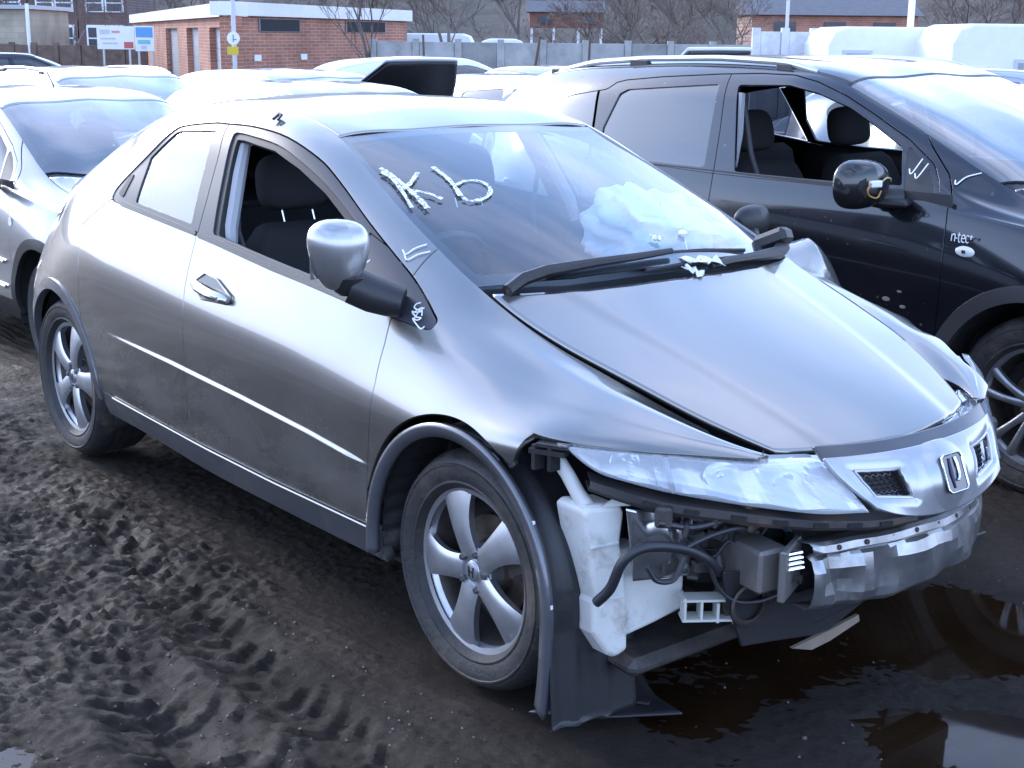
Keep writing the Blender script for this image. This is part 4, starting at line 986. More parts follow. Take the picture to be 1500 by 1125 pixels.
    pts = [(x, sd*(np.interp(x,[-.8,.0,.93],[.864,.871,.871])), float(SILL(x))-.004) for x in np.linspace(-.80,.955,24)]
    MB().tube(pts, .0045, 8).build('sill_strip', mat('bright_strip',(.22,.23,.25),.35,metal=.8), sill, smooth=True)
# roof, screen, bonnet
def both(name, sds, material, parent, **k):
    a = SH[-1].panel(name, sds, material, parent, **k); b = SH[1].panel(name, sds, material, parent, **k)
    bm = bmesh.new(); bm.from_mesh(a.data); bm.from_mesh(b.data); bmesh.ops.remove_doubles(bm, verts=bm.verts, dist=1e-5); bm.to_mesh(a.data); bm.free()
    a.data.polygons.foreach_set('use_smooth', [True]*len(a.data.polygons))
    COL.objects.unlink(b); bpy.data.objects.remove(b); return a
def clear_normals(o):
    me = o.data
    for nm in ('custom_normal',):
        if nm in me.attributes: me.attributes.remove(me.attributes[nm])
    me.set_sharp_from_angle(angle=R(40))
roof = both('roof', [f_top, f_roof], PAINT, civ, flange=0); clear_normals(roof)
md = roof.modifiers.new('solid','SOLIDIFY'); md.thickness = .02; md.offset = -1
def _fit(c, i, lo, hi, deg=2):
    q = [(p_[0],p_[i]) for p_ in CIV[c] if lo <= p_[0] <= hi]; return np.poly1d(np.polyfit([a_ for a_,_ in q],[b_ for _,b_ in q],deg))
_sh, _sz, _mz = _fit(6,1,.24,1.1), _fit(6,2,.24,1.1), _fit(8,2,.2,1.1)
def screen_pt(x, s_, dn=0., inset=.0):
    hh = abs(s_)*(_sh(x)+.003-inset); z = _mz(x) - (_mz(x)-_sz(x))*abs(s_)**2.3
    return (x - dn*.38, math.copysign(hh,s_), z - dn)
def screen_base(hh): return float(np.interp(hh,HR_[0],[a_-.055 for a_ in HR_[1]]))
def screen_grid(dn, t0, t1, s0, s1, nu=48, nv=64):
    G = []
    for i in range(nu+1):
        row = []
        for j in range(nv+1):
            s_ = s0+(s1-s0)*j/nv; t = t0+(t1-t0)*i/nu; x = .7
            for _ in range(4): xb = screen_base(abs(s_)*_sh(x)); x = .253+(xb-.253)*t
            row.append(screen_pt(x, s_, dn))
        G.append(row)
    return G
scr = grid_mesh('windscreen', screen_grid(.004,0,1,-1,1), SCREEN, civ)
FRIT = mat('screen_frit',(.012,.012,.015),.25)
for nm, a_ in (('top_band',(0,.035,-1,1,2,64)),('lower_band',(.94,1,-1,1,3,64)),('edge_band',(0.035,.94,-1,-.945,40,2)),('edge_band',(0.035,.94,.945,1,40,2))):
    grid_mesh(nm, screen_grid(.0075,*a_[:4],nu=a_[4],nv=a_[5]), FRIT, scr)
cowl = both('scuttle_panel', [lambda x,h,z,w,v: -w-.006, f_cowl0, f_cowl1], BLACK, civ, flange=.01, offset=-.034); clear_normals(cowl)
# bonnet: own crowned sheet between the seams, popped open a little at the front
hx = np.linspace(1.02,2.03,102); hs_ = np.linspace(-1,1,81)
seam_h = gsmooth(pchip([q[0] for q in CIV[6]],[q[1] for q in CIV[6]],hx)[:,None],4)[:,0]; seam_z = gsmooth(pchip([q[0] for q in CIV[6]],[q[2] for q in CIV[6]],hx)[:,None],4)[:,0]
mid_z = gsmooth(pchip([q[0] for q in CIV[8]],[q[2] for q in CIV[8]],hx)[:,None],6)[:,0]
lift = .010 + .014*np.clip((hx-1.2)/.7,0,1)
def hood_pt(s_, t):
    x = 1.6
    for _ in range(6):
        hh = abs(s_)*(float(np.interp(x,hx,seam_h))-.004); xr = float(np.interp(hh,*HR_)); xn = float(np.interp(hh,*NOSE_)); x = xr+(xn-xr)*t
    zm, zs_, lf = float(np.interp(x,hx,mid_z)), float(np.interp(x,hx,seam_z)), float(np.interp(x,hx,lift))
    z = zm + .004 - (zm-zs_-lf)*abs(s_)**2.1; q_ = (hh-np.interp(x,[1.15,2.0],[.41,.25]))/.022
    return (x, math.copysign(hh,s_), z + .0045/(1+math.exp(min(50,q_*2.2))) - .0045)
hood = grid_mesh('bonnet', [[hood_pt(s_,t) for s_ in np.linspace(-1,1,97)] for t in np.linspace(0,1,61)], PAINT, civ)
md = hood.modifiers.new('solid','SOLIDIFY'); md.thickness = .014; md.offset = -1
# tail end
sec = [(s_*S[0,j,1], S[0,j,2]) for s_ in (-1,) for j in range(S.shape[1])] + [(S[0,j,1], S[0,j,2]) for j in range(S.shape[1]-1,-1,-1)]
MB().prism(sec, -2.075, -2.05, 'x').build('tailgate', PAINT, civ)
# under body
b = MB(); b.box((-.1,0,.255),(2.2,1.55,.10)); b.build('floor_pan', UNDER, civ)
b = MB(); b.box((-.1,-.40,.33),(2.1,.75,.03)); b.box((-.1,.40,.33),(2.1,.75,.03)); b.build('cabin_floor', INTERIOR, civ)
b = MB(); b.box((1.03,0,.58),(.05,1.36,.66)); b.build('bulkhead', UNDER, civ)
b = MB(); b.box((-1.75,0,.62),(.5,1.0,.7)); b.build('boot_floor', UNDER, civ)
b = MB(); b.box((1.52,0,.44),(.55,.86,.34),None,.05); b.box((1.86,.05,.42),(.06,.88,.40),None,.01); b.build('engine', mat('engine_dark',(.02,.02,.021),.6,var=.5,vscale=12), civ)
# wheel housings
def housing(cx, sd, a0, a1, r=.372, y0=.50, y1=.865, name='wheel_liner'):
    b = MB(); V=[]; F=[]; n=46
    for i in range(n+1):
        a = a0 + (a1-a0)*i/n; rr_ = r + .004*math.sin(i*2.1)
        for y in (y1-.01, (y0+y1)/2, y0): V.append((cx + rr_*math.cos(a), sd*y, .312 + rr_*math.sin(a)))
        V.append((cx + .05*math.cos(a), sd*y0, .33 + .05*math.sin(a)))
    for i in range(n):
        for j in range(3): F.append([i*4+j,i*4+j+1,(i+1)*4+j+1,(i+1)*4+j])
    return MB().add(V,F).build(name, BLACK, civ, smooth=True, solid=.004)
for sd in (-1,1):
    housing(AR[0], sd, R(-25), R(205), y1=.80)
    housing(AF[0], sd, R(60) if sd<0 else R(-20), R(190), y1=.85)
RIM = mat('alloy_silver', (.50,.51,.53), .34, metal=.85, var=.15, vscale=12, dirt=(.16,.13,.11), dscale=7, dlow=.60)
make_wheel(civ, (AF[0], -.805, .305), -1, .318, .2165, .205, RIM, 5, R(38), steer=0)
make_wheel(civ, (AR[0], -.805, .305), -1, .318, .2165, .205, RIM, 5, R(70))
make_wheel(civ, (AF[0], .805, .305), 1, .318, .2165, .205, RIM, 5, R(20))
make_wheel(civ, (AR[0], .805, .305), 1, .318, .2165, .205, RIM, 5, R(55))
# ---------------------------------------------------------------- exposed front end
def resamp(L, n):
    L = np.array(L, float); s_ = np.r_[0, np.cumsum(np.linalg.norm(np.diff(L,axis=0),axis=1))]; t = np.linspace(0, s_[-1], n)
    out = np.stack([pchip(s_, L[:,k], t) for k in range(3)], 1); return out
def lens_material():
    m = bpy.data.materials.new('hazed_lens'); m.use_nodes = True; nt = m.node_tree; N = nt.nodes; Lk = nt.links.new; N.clear(); out = N.new('ShaderNodeOutputMaterial')
    tr = N.new('ShaderNodeBsdfTransparent'); tr.inputs[0].default_value = (.93,.95,.97,1); gl = N.new('ShaderNodeBsdfGlossy'); gl.inputs['Roughness'].default_value = .05
    df = N.new('ShaderNodeBsdfDiffuse'); df.inputs[0].default_value = (.86,.88,.90,1)
    fr = N.new('ShaderNodeFresnel'); fr.inputs['IOR'].default_value = 1.55
    ge = N.new('ShaderNodeNewGeometry'); im = N.new('ShaderNodeMix'); im.data_type = 'FLOAT'; im.inputs[2].default_value = 1.55; im.inputs[3].default_value = 1/1.55; Lk(ge.outputs['Backfacing'], im.inputs[0]); Lk(im.outputs[0], fr.inputs['IOR'])
    a = N.new('ShaderNodeMixShader'); a.inputs[0].default_value = .20; Lk(tr.outputs[0], a.inputs[1]); Lk(df.outputs[0], a.inputs[2])
    b = N.new('ShaderNodeMixShader'); Lk(fr.outputs[0], b.inputs[0]); Lk(a.outputs[0], b.inputs[1]); Lk(gl.outputs[0], b.inputs[2]); Lk(b.outputs[0], out.inputs[0]); return m
LENS = lens_material()
REFL = mat('lamp_reflector', (.82,.83,.85), .16, metal=.9, bump=.12, bscale=14)
LAMPBODY = mat('lamp_body', (.90,.91,.92), .16, metal=.85)
row0 = [(1.672,.836,.738),(1.69,.815,.735),(1.767,.745,.726),(1.858,.616,.711),(1.941,.452,.694),(2.00,.335,.690)]
row1 = [(1.692,.836,.736),(1.716,.820,.730),(1.775,.752,.722),(1.838,.664,.708),(1.921,.546,.692),(1.994,.441,.682),(2.032,.312,.68)]
row3 = [(1.700,.833,.732),(1.722,.822,.712),(1.772,.801,.685),(1.82,.742,.66),(1.877,.664,.635),(1.961,.568,.615),(2.033,.48,.60),(2.094,.399,.59),(2.143,.290,.585)]
def make_lamp(sd, shift=(0,0,0)):
    n = 40; r0, r1, r3 = resamp(row0,n), resamp(row1,n), resamp(row3,n)
    sh_ = np.array(shift)
    rows = [r0]
    for k in range(9):
        t = k/8; p = r1*(1-t) + r3*t
        bul = math.sin(math.pi*t)*.016*np.sin(np.linspace(0.1,math.pi-.1,n))[:,None]
        rows.append(p + bul*np.array([[.75,.45,.2]]))
    G = np.stack(rows,0); G[...,1] *= sd; G = G + sh_
    lens = grid_mesh('headlight', G, LENS, civ, thick=.003, flip=(sd>0))
    # lamp body behind the lens: silver back wall, flutes shaped to mirror sky, divider, three bowls
    B = []; sx_ = np.linspace(0,1,n)
    for k in range(9):
        t = k/8; p = r1*(1-t) + r3*t; tri = np.abs(((sx_*5.5+.25*t) % 1)-.5)*2
        d_ = .055 - .034*t + .020*tri; B.append(p + np.stack([-.78*d_, -.52*d_, 0*d_ + .004*(t<.1) ],1))
    B = np.stack(B,0); B[...,1] *= sd; B = B + sh_
    body = grid_mesh('lamp_housing', B, LAMPBODY, lens, flip=(sd>0), smooth=False)
    top_ = np.stack([r0+np.array([-.03,-.02,-.002]), r1+np.array([-.045,-.03,-.001])],0); top_[...,1] *= sd
    grid_mesh('lamp_bezel', top_+sh_, mat('bezel_grey',(.30,.31,.33),.4), lens, flip=(sd>0))
    for f_, rad in ((.24,.034),(.58,.040),(.80,.034)):
        i = int(f_*(n-1)); c_ = (r1[i]*.55 + r3[i]*.45) + np.array([-.034,-.024,.002]); c_[1] *= sd; c_ = c_ + sh_
        b = MB(); b.lathe([(rad*.18,-.030),(rad*.45,-.026),(rad*.8,-.012),(rad,.0),(rad*1.08,-.002)], 28, axis='x')
        o = b.build('reflector', REFL, lens, smooth=True); o.location = c_; o.rotation_euler = (0, R(-14), sd*R(30)); o.scale = (1,1,.8)
        b = MB(); b.lathe([(0,-.002),(.008,-.005),(.011,-.015),(.011,-.03)], 14, axis='x'); q = b.build('bulb', CHROME, lens, smooth=True); q.location = c_; q.rotation_euler = (0, R(-14), sd*R(30))
    i = int(.40*(n-1)); a_, b_ = r1[i], r3[i]
    V = [a_+np.array([-.010,-.007,0]), b_+np.array([-.010,-.007,0]), b_+np.array([-.05,-.035,0]), a_+np.array([-.05,-.035,0])]; V = [(v[0],v[1]*sd,v[2])+sh_ for v in V]
    o = mesh('divider', V, [[0,1,2,3]], MATS['bezel_grey'], lens); md = o.modifiers.new('s','SOLIDIFY'); md.thickness = .010
    return lens
make_lamp(-1)
o = make_lamp(1, (-.02,-.045,-.012)); o['label'] = 'far headlight pushed back and left sticking out'
# grille
_gs, _gt = np.linspace(-1,1,241), np.linspace(0,1,121)
def _gtab():
    tt = [0,.33,.67,1]; f_ = lambda a: pchip(tt, a, _gt)[None,:]
    S2, T2 = np.meshgrid(_gs, _gt, indexing='ij'); w = np.abs(S2)**2.2
    P = np.stack([f_([2.06,2.12,2.15,2.155])*(1-w)+f_([2.005,2.05,2.10,2.13])*w, S2*f_([.334,.32,.275,.25]), f_([.705,.66,.60,.535])*(1-w)+f_([.715,.664,.606,.575])*w], 2)
    n = np.cross(np.gradient(P,axis=1), np.gradient(P,axis=0)); n /= np.linalg.norm(n,axis=2,keepdims=True)
    return P, (n if n[120,60,0] > 0 else -n)
_GP, _GN = _gtab()
def gpatch(s_, t): return tuple(_GP[int(round((s_+1)*120)), int(round(min(1,max(0,t))*120))])
def gnorm(s_, t): return _GN[int(round((s_+1)*120)), int(round(min(1,max(0,t))*120))]
HOLE = {-1: [(-.84,.34),(-.46,.37),(-.49,.74),(-.86,.68)], 1: [(.84,.34),(.46,.37),(.49,.74),(.86,.68)]}
def gsub(name, test, material, parent, off=0., ns=121, nt=61, relief=None, fl=.014):
    S2, T2 = np.meshgrid(_gs[::2], _gt[::2], indexing='ij'); ns, nt = S2.shape; Pg, Ng = _GP[::2,::2], _GN[::2,::2]
    o_ = off + (relief(S2,T2) if relief else 0*S2)
    A = np.concatenate([(Pg + Ng*o_[...,None]).reshape(-1,3), Ng.reshape(-1,3), S2.reshape(-1,1), T2.reshape(-1,1)], 1)
    F = [[i*nt+j,(i+1)*nt+j,(i+1)*nt+j+1,i*nt+j+1][::-1] for i in range(ns-1) for j in range(nt-1)]
    for fn in test: A, F = clip(A, F, fn(A[:,6],A[:,7]))
    used = sorted({i for f in F for i in f}); rm = {u:k for k,u in enumerate(used)}; A = A[used]; F = [[rm[i] for i in f] for f in F]
    o = mesh(name, A[:,:3], F, material, parent); md = o.modifiers.new('s','SOLIDIFY'); md.thickness = fl; md.offset = 1
    o.data.update(); return o
SILV = mat('silver_plastic', (.42,.43,.45), .30, metal=.65, coat=.5, var=.12, vscale=8)
def grelief(S2, T2):
    r = 0*S2
    for k in (-1,1):
        d = sdf_poly(S2, T2*.75, [(a,b*.75) for a,b in HOLE[k]]); r = r - .010*np.where(d > 0, np.maximum(0,1-d/.09), 1)
    d = np.hypot(S2/.22,(T2-.56)/.36); return r + .007*np.maximum(0,1-np.maximum(0,d-.7)/.5)
gr = gsub('grille', [lambda s_,t: .17 - t, lambda s_,t: -sdf_poly(s_,t,HOLE[-1]), lambda s_,t: -sdf_poly(s_,t,HOLE[1])], SILV, civ, relief=grelief)
gsub('upper_band', [lambda s_,t: t - .185], mat('band_black',(.05,.052,.06),.3,coat=.4), gr, off=-.006)
MESHM = mat('grille_mesh', (.012,.012,.013), .5)
for k in (-1,1):
    gsub('mesh_panel', [lambda s_,t: sdf_poly(s_,t,HOLE[k])-.02], MESHM, gr, off=-.026, ns=61, nt=41, fl=.003)
    for r_ in range(6):
        t0 = .40 + r_*.058
        pts = []
        for q in range(13):
            s_ = k*(.50+.34*q/12); t = t0 + (.018 if q % 2 else -.018); pts.append(tuple(np.array(gpatch(s_,min(1,t))) + gnorm(s_,t)*-.018))
        MB().tube(pts,.0022,5).build('mesh_strand', MATS['emblem_dark'], gr)
for k in (-1,1):
    hp_ = HOLE[k]; ring = []
    for q in range(4):
        (a0,b0),(a1,b1) = hp_[q], hp_[(q+1)%4]
        for u in np.linspace(0,1,9)[:-1]: s_, t = a0+(a1-a0)*u, b0+(b1-b0)*u; ring.append(tuple(np.array(gpatch(s_,t))+gnorm(s_,t)*.004))
    MB().tube(ring+[ring[0]],.0045,7,cap=False).build('opening_rim', SILV, gr, smooth=True)
# badge: chrome rounded frame on a dark plate, one bright curved stroke left of the letter
def rrect(a, b, r, n=5):
    out = []
    for cx, cy, a0 in ((a-r,b-r,0),(-a+r,b-r,90),(-a+r,-b+r,180),(a-r,-b+r,270)):
        for k in range(n+1): t = R(a0+90*k/n); out.append((cx+r*math.cos(t), cy+r*math.sin(t)))
    return out
nb = gnorm(.02,.56); cb = np.array(gpatch(.02,.56)) + nb*.024
zb = np.array([0,0,1]) - nb*nb[2]; zb /= np.linalg.norm(zb); yb = np.cross(zb, nb)
Mb = Matrix(((yb[0],zb[0],nb[0],cb[0]),(yb[1],zb[1],nb[1],cb[1]),(yb[2],zb[2],nb[2],cb[2]),(0,0,0,1)))
bp_ = MB(); bp_.prism(rrect(.040,.046,.012), -.006, .001); badge = bp_.build('badge', mat('badge_dark',(.012,.012,.02),.15,coat=1), gr); badge.matrix_local = Mb
fr_ = MB(); ring = [(x*1.0,y,.002) for x,y in rrect(.040,.046,.013)]; fr_.tube(ring+[ring[0]],.0028,8,cap=False); fo = fr_.build('badge_frame', CHROME, badge, smooth=True)
js = MB(); js.tube([(.010,.037,.003),(.012,.020,.0045),(.012,.0,.0045),(.009,-.013,.0045),(.003,-.019,.004),(-.001,-.018,.003)],[.004,.0038,.0036,.0034,.003,.002],8); js.build('badge_stroke', CHROME, badge, smooth=True)
js = MB(); js.tube([(-.012,.037,.002),(-.015,.0,.003),(-.013,-.036,.002)],[.003,.004,.003],8); js.build('badge_stroke', mat('dull_chrome',(.04,.035,.08),.25,metal=.6), badge, smooth=True)
# slotted bumper carrier under the lamps
RUST = mat('rusty_black', (.035,.032,.032), .6, dirt=(.13,.075,.045), dscale=9, dlow=.50, var=.3)
bt = resamp([(1.742,-.794,.655),(1.816,-.736,.632),(1.873,-.659,.608),(1.948,-.552,.588),(2.018,-.46,.573),(2.076,-.375,.563),(2.15,-.20,.552),(2.16,-.12,.55)],60)
bb_ = resamp([(1.735,-.794,.630),(1.806,-.731,.602),(1.868,-.655,.578),(1.943,-.549,.558),(2.013,-.458,.545),(2.070,-.372,.537),(2.145,-.20,.530),(2.155,-.12,.528)],60)
inn_ = bt + np.array([-.06,.045,.0])
G = np.stack([inn_, bt, bt*.35+bb_*.65+np.array([.004,-.004,0]), bb_, bb_+np.array([-.05,.035,.004])],0)
car_b = grid_mesh('bumper_carrier', G, RUST, civ, thick=.004, smooth=False)
for i in (9,16,24,31,38,44,50):
    p0, p1 = (bt[i]*.6+bb_[i]*.4), (bt[i+3]*.6+bb_[i+3]*.4); d = Vector(p1-p0); c_ = Vector((p0+p1)/2)+Vector((.004,-.003,0))
    b = MB(); b.box((0,0,0),(d.length*.85,.006,.010)); o = b.build('slot', UNDER, car_b); o.location = c_; o.rotation_euler = (0, -math.asin(d.z/d.length), math.atan2(d.y,d.x))
# crash beam
BEAM = mat('galvanised', (.36,.362,.365), .30, metal=.85, var=.4, vscale=7, dirt=(.12,.085,.06), dscale=5, dlow=.55, bump=.12, bscale=12)
ys = np.linspace(-.40,.42,30); G = []
prof = [(-.055,.502),(-.008,.508),(.002,.503),(.006,.490),(-.010,.480),(-.012,.474),(.004,.466),(.014,.440),(.014,.410),(.010,.380),(.004,.356),(-.008,.344),(-.05,.346)]
for (dx, z) in prof:
    row = []
    for y in ys:
        x = 2.138 - (.36 if y < 0 else .95)*y*y - .9*max(0,-y-.3)**2
        dent = -.020*math.exp(-((y+.30)/.045)**2)*(1 if .38<z<.47 else .3) - .014*math.exp(-((y+.10)/.05)**2-((z-.41)/.04)**2) - .012*math.exp(-((y-.12)/.06)**2-((z-.44)/.03)**2)
        dent += .002*math.sin(y*34+z*40)*(dx>-.03) - .016*math.exp(-((y+.21)/.03)**2-((z-.43)/.03)**2) - .018*math.exp(-((y-.27)/.05)**2-((z-.40)/.04)**2)
        dent += -.022*max(0,1-abs(y+.335+.4*(z-.43))/.03)*(z<.475) - .016*max(0,1-abs(y+.17-.6*(z-.42))/.05)*(z<.47) - .012*max(0,1-abs(y-.02+.5*(z-.42))/.06)*(z<.47)
        zz = z + .006*math.sin(y*13+1)*(z<.40) - .05*max(0,-.36-y)*(z<.45) + .01*max(0,y)
        row.append((x+dx+dent*(dx>-.03), y, zz))
    G.append(row)
beam = grid_mesh('crash_beam', G, BEAM, civ, thick=.003, flip=True); beam.data.set_sharp_from_angle(angle=R(14))
can = MB(); can.box((1.925,-.455,.445),(.20,.09,.105),Matrix.Rotation(R(-8),3,'Z'),.008); can.box((2.035,-.430,.445),(.018,.13,.125),Matrix.Rotation(R(24),3,'Z'),.004); cano = can.build('crush_can', mat('dull_steel',(.20,.19,.18),.45,metal=.6,dirt=(.11,.07,.045),dscale=8,dlow=.5), beam)
for k in range(4): b = MB(); b.tube([(2.052,-.475+k*.003,.494-k*.013),(2.066,-.428+k*.003,.496-k*.013)],.0055,8); b.build('rib', CHROME, cano, smooth=True)
for (y,z,r_) in ((-.452,.425,.012),(-.418,.425,.010),(-.462,.475,.006)):
    b = MB(); b.lathe([(0,.0),(r_,.0),(r_,-.01)],18,axis='x'); o = b.build('bolt_hole', UNDER, cano); o.location = (2.054+ (y+.44)*.42, y, z); o.rotation_euler = (0,0,R(24))
far = MB(); far.box((1.84,.40,.43),(.2,.09,.10),None,.008); far.build('crush_can', MATS['dull_steel'], beam)
# washer bottle
WB = mat('bottle_plastic', (.60,.60,.57), .45, var=.12, vscale=6, dirt=(.26,.22,.17), dscale=9, dlow=.53); WB.node_tree.nodes['Principled BSDF'].inputs['Subsurface Weight'].default_value = .12
def bottle_part(nm, poly, dx0, depth, par):
    b = MB(); V = []; nP = len(poly); cy = sum(q[0] for q in poly)/nP; cz = sum(q[1] for q in poly)/nP
    for k, dx in enumerate((0,-.012,-depth)):
        for (y,z) in poly:
            s_ = .95 if k == 0 else 1; V.append((1.735+dx0+.36*(y+.80)+dx, cy+(y-cy)*s_, cz+(z-cz)*s_))
    F = [list(range(nP)), [2*nP+i for i in range(nP)][::-1]] + [[k*nP+i,k*nP+(i+1)%nP,(k+1)*nP+(i+1)%nP,(k+1)*nP+i] for k in range(2) for i in range(nP)]
    return b.add(V,F).build(nm, WB, par, bevel=.007)
bottle = bottle_part('washer_bottle', [(-.806,.580),(-.792,.592),(-.716,.590),(-.708,.575),(-.716,.497),(-.700,.42),(-.692,.30),(-.690,.215),(-.715,.200),(-.735,.210),(-.775,.272),(-.778,.349),(-.772,.36),(-.790,.489)], 0, .10, civ)
bottle_part('bottle_chamber', [(-.72,.470),(-.64,.470),(-.60,.455),(-.552,.425),(-.545,.40),(-.548,.300),(-.62,.270),(-.72,.235)], -.012, .09, bottle)
b = MB(); b.tube([(1.650,-.815,.690),(1.668,-.800,.655),(1.69,-.785,.610),(1.705,-.770,.575)],[.017,.017,.018,.022],14); b.build('filler_neck', WB, bottle, smooth=True)
b = MB(); b.prism([(0,0),(.11,.0),(.055,.035)],-.004,.004,'y'); o = b.build('moulded_rib', WB, bottle); o.location=(1.745,-.76,.588); o.rotation_euler=(0,0,R(60))
for (y0,z0,y1,z1) in ((-.79,.49,-.722,.497),(-.775,.355,-.705,.36)):
    f_ = lambda y: 1.735+.36*(y+.80)+.002
    b = MB(); b.tube([(f_(y0),y0,z0),(f_((y0+y1)/2),(y0+y1)/2,(z0+z1)/2),(f_(y1),y1,z1)],.0045,6); b.build('moulded_rib', WB, bottle, smooth=True)
b = MB()
for k in range(4): b.box((1.855+.022*k,-.59+.033*k,.335-.006*k),(.006,.05,.055-.003*k),Matrix.Rotation(R(55),3,'Z'))
b.box((1.885,-.545,.355),(.12,.05,.006),Matrix.Rotation(R(55),3,'Z')); b.box((1.885,-.545,.305),(.12,.05,.006),Matrix.Rotation(R(55),3,'Z')); b.build('mounting_arm', mat('cream_plastic',(.50,.50,.46),.5), bottle)
b = MB(); b.tube([(1.768,-.775,.372),(1.79,-.80,.375),(1.805,-.812,.38)],.010,10); b.build('outlet_spout', WB, bottle, smooth=True)
# ribbed metal shield and hoses
G = []
for i in range(26):
    t = i/25; row = []
    for j in range(22):
        s_ = j/21; y = -.735+.165*s_ + .03*t*(1-s_); z = .592 - .185*t - .03*s_*(1-t)
        row.append((1.80+.055*s_+.020*math.sin(s_*math.pi)*math.sin(min(1,t*1.2)*math.pi) + .008*math.sin(s_*15)*(1-t)+ .010*math.exp(-((s_-.5)/.13)**2-((t-.72)/.16)**2), y, z))
    G.append(row)
shd = grid_mesh('heat_shield', G, mat('polished_alloy',(.55,.56,.58),.18,metal=.9,dirt=(.16,.14,.12),dscale=7,dlow=.58), civ, thick=.003)
HOSE = mat('hose_rubber', (.022,.022,.026), .42)
hs = smooth_poly([(1.795,-.815,.380),(1.83,-.805,.425),(1.86,-.795,.498),(1.885,-.749,.527),(1.905,-.647,.505),(1.925,-.587,.470),(1.92,-.545,.430),(1.90,-.53,.46)],6,closed=False)
MB().tube(hs,.0125,12).build('coolant_hose', HOSE, civ, smooth=True)
for pts, r_ in (([(1.925,-.587,.466),(1.935,-.559,.398),(1.955,-.52,.361),(1.975,-.459,.352),(2.0,-.41,.368)],.005),([(1.885,-.746,.479),(1.895,-.722,.443),(1.905,-.677,.440),(1.905,-.646,.486)],.007),([(1.90,-.66,.50),(1.93,-.60,.53),(1.95,-.52,.54),(1.96,-.46,.52)],.006),([(1.87,-.70,.57),(1.90,-.62,.55),(1.93,-.55,.56)],.008),([(1.93,-.50,.52),(1.91,-.48,.46),(1.93,-.46,.40)],.007)):
    MB().tube(smooth_poly(pts,5,closed=False), r_, 8).build('cable', HOSE, civ, smooth=True)
# chassis leg, panel and dark lumps behind
ST = mat('grimy_steel', (.055,.05,.048), .55, metal=.3, dirt=(.12,.08,.055), dscale=7, dlow=.52, var=.4, vscale=14)
b = MB(); b.box((1.72,-.46,.47),(.36,.09,.12),None,.01); b.box((1.84,-.52,.50),(.012,.26,.16),None,.004); b.box((1.80,-.60,.58),(.04,.24,.05),Matrix.Rotation(R(40),3,'Z'),.006); b.build('chassis_leg', ST, civ)
b = MB(); b.lathe([(0,0),(.045,0),(.05,-.02),(.05,-.05)],24,axis='x'); o = b.build('horn', ST, civ, smooth=True, angle=40); o.location=(1.93,-.475,.335); o.rotation_euler=(0,0,R(-20))
b = MB(); b.box((1.55,-.42,.19),(.5,.55,.05),Matrix.Rotation(R(5),3,'Y'),.02); b.box((1.62,-.45,.24),(.12,.4,.09),None,.03); b.build('subframe', ST, civ)
b = MB(); b.box((1.93,.02,.60),(.05,1.02,.07),None,.01); b.box((1.90,.02,.26),(.06,.9,.06),None,.01); b.build('radiator_support', ST, civ)
b = MB(); b.box((1.915,.08,.43),(.03,.74,.30)); rad = b.build('radiator', mat('radiator_fins',(.05,.05,.052),.5,metal=.5,bump=.6,bscale=160), civ)
# lower splash tray with a round duct
tray = [(-.555,.440),(-.540,.365),(-.485,.235),(-.355,.222),(-.215,.205),(-.09,.262),(.10,.300),(.38,.300),(.42,.345),(.10,.345),(-.14,.345),(-.32,.335),(-.36,.385),(-.44,.42)]
V = []; n_ = len(tray)
for dx in (0,-.008): V += [(1.945+.13*max(0,(y+.55))*.9-.10*max(0,y)+dx, y, z) for (y,z) in tray]
F = [list(range(n_)), [n_+i for i in range(n_)][::-1]] + [[i,(i+1)%n_,n_+(i+1)%n_,n_+i] for i in range(n_)]
tr_ = MB().add(V,F).build('splash_tray', BLACK, civ, bevel=.003)
b = MB(); b.lathe([(.040,-.006),(.050,-.008),(.055,.0),(.050,.004),(.046,-.03),(0,-.035)],30,axis='x'); o = b.build('duct', mat('duct_brown',(.035,.028,.024),.6,var=.5), tr_, smooth=True, angle=40); o.location=(1.968,-.480,.345); o.rotation_euler=(0,0,R(-15))
b = MB(); b.prism([(-.345,.205),(-.27,.180),(-.20,.185),(-.085,.207),(-.09,.226),(-.21,.214)], 1.98, 1.99, 'x'); b.build('torn_lip', mat('tan_plastic',(.20,.16,.12),.7,var=.3), tr_)
# liner of the near front wheel, its trim and the torn flap on the ground
G = []; nA = 40
for i in range(nA+1):
    a = R(-52) + R(125)*i/nA; row = []
    for j, y in enumerate(np.linspace(-.872,-.60,22)):
        rr_ = .378 + .008*math.exp(-((y+.80)/.012)**2) + .010*math.exp(-((y+.70)/.012)**2) - .006*math.exp(-((y+.84)/.015)**2)
        px_, pz_ = AF[0]+rr_*math.cos(a), .312+rr_*math.sin(a)
        if a < R(-5): px_ = AF[0]+rr_*math.cos(R(-5)) + .03*(R(-5)-a); pz_ = .312 - rr_*(math.sin(R(5)) + (R(-5)-a)*.84)
        row.append((px_, y, max(pz_, .045 - .10*(y+.872))))
    G.append(row)
lin = grid_mesh('wheel_liner', G, BLACK, civ, thick=.004, flip=True)
def flap_z(x, y): return max(.018, .022 + .55*max(0,(1.70-x))*max(0,(y+.80))/.28)
G = []
for u in np.linspace(0,1,9):
    row = []
    for v_ in np.linspace(0,1,13):
        p0 = np.array([1.575,-.83])*(1-v_) + np.array([1.600,-.505])*v_; p1 = np.array([1.690,-.735])*(1-v_) + np.array([1.815,-.535])*v_
        q = p0*(1-u)+p1*u; row.append((q[0], q[1], flap_z(q[0],q[1])))
    G.append(row)
fl = grid_mesh('liner_flap', G, BLACK, lin, thick=.005)
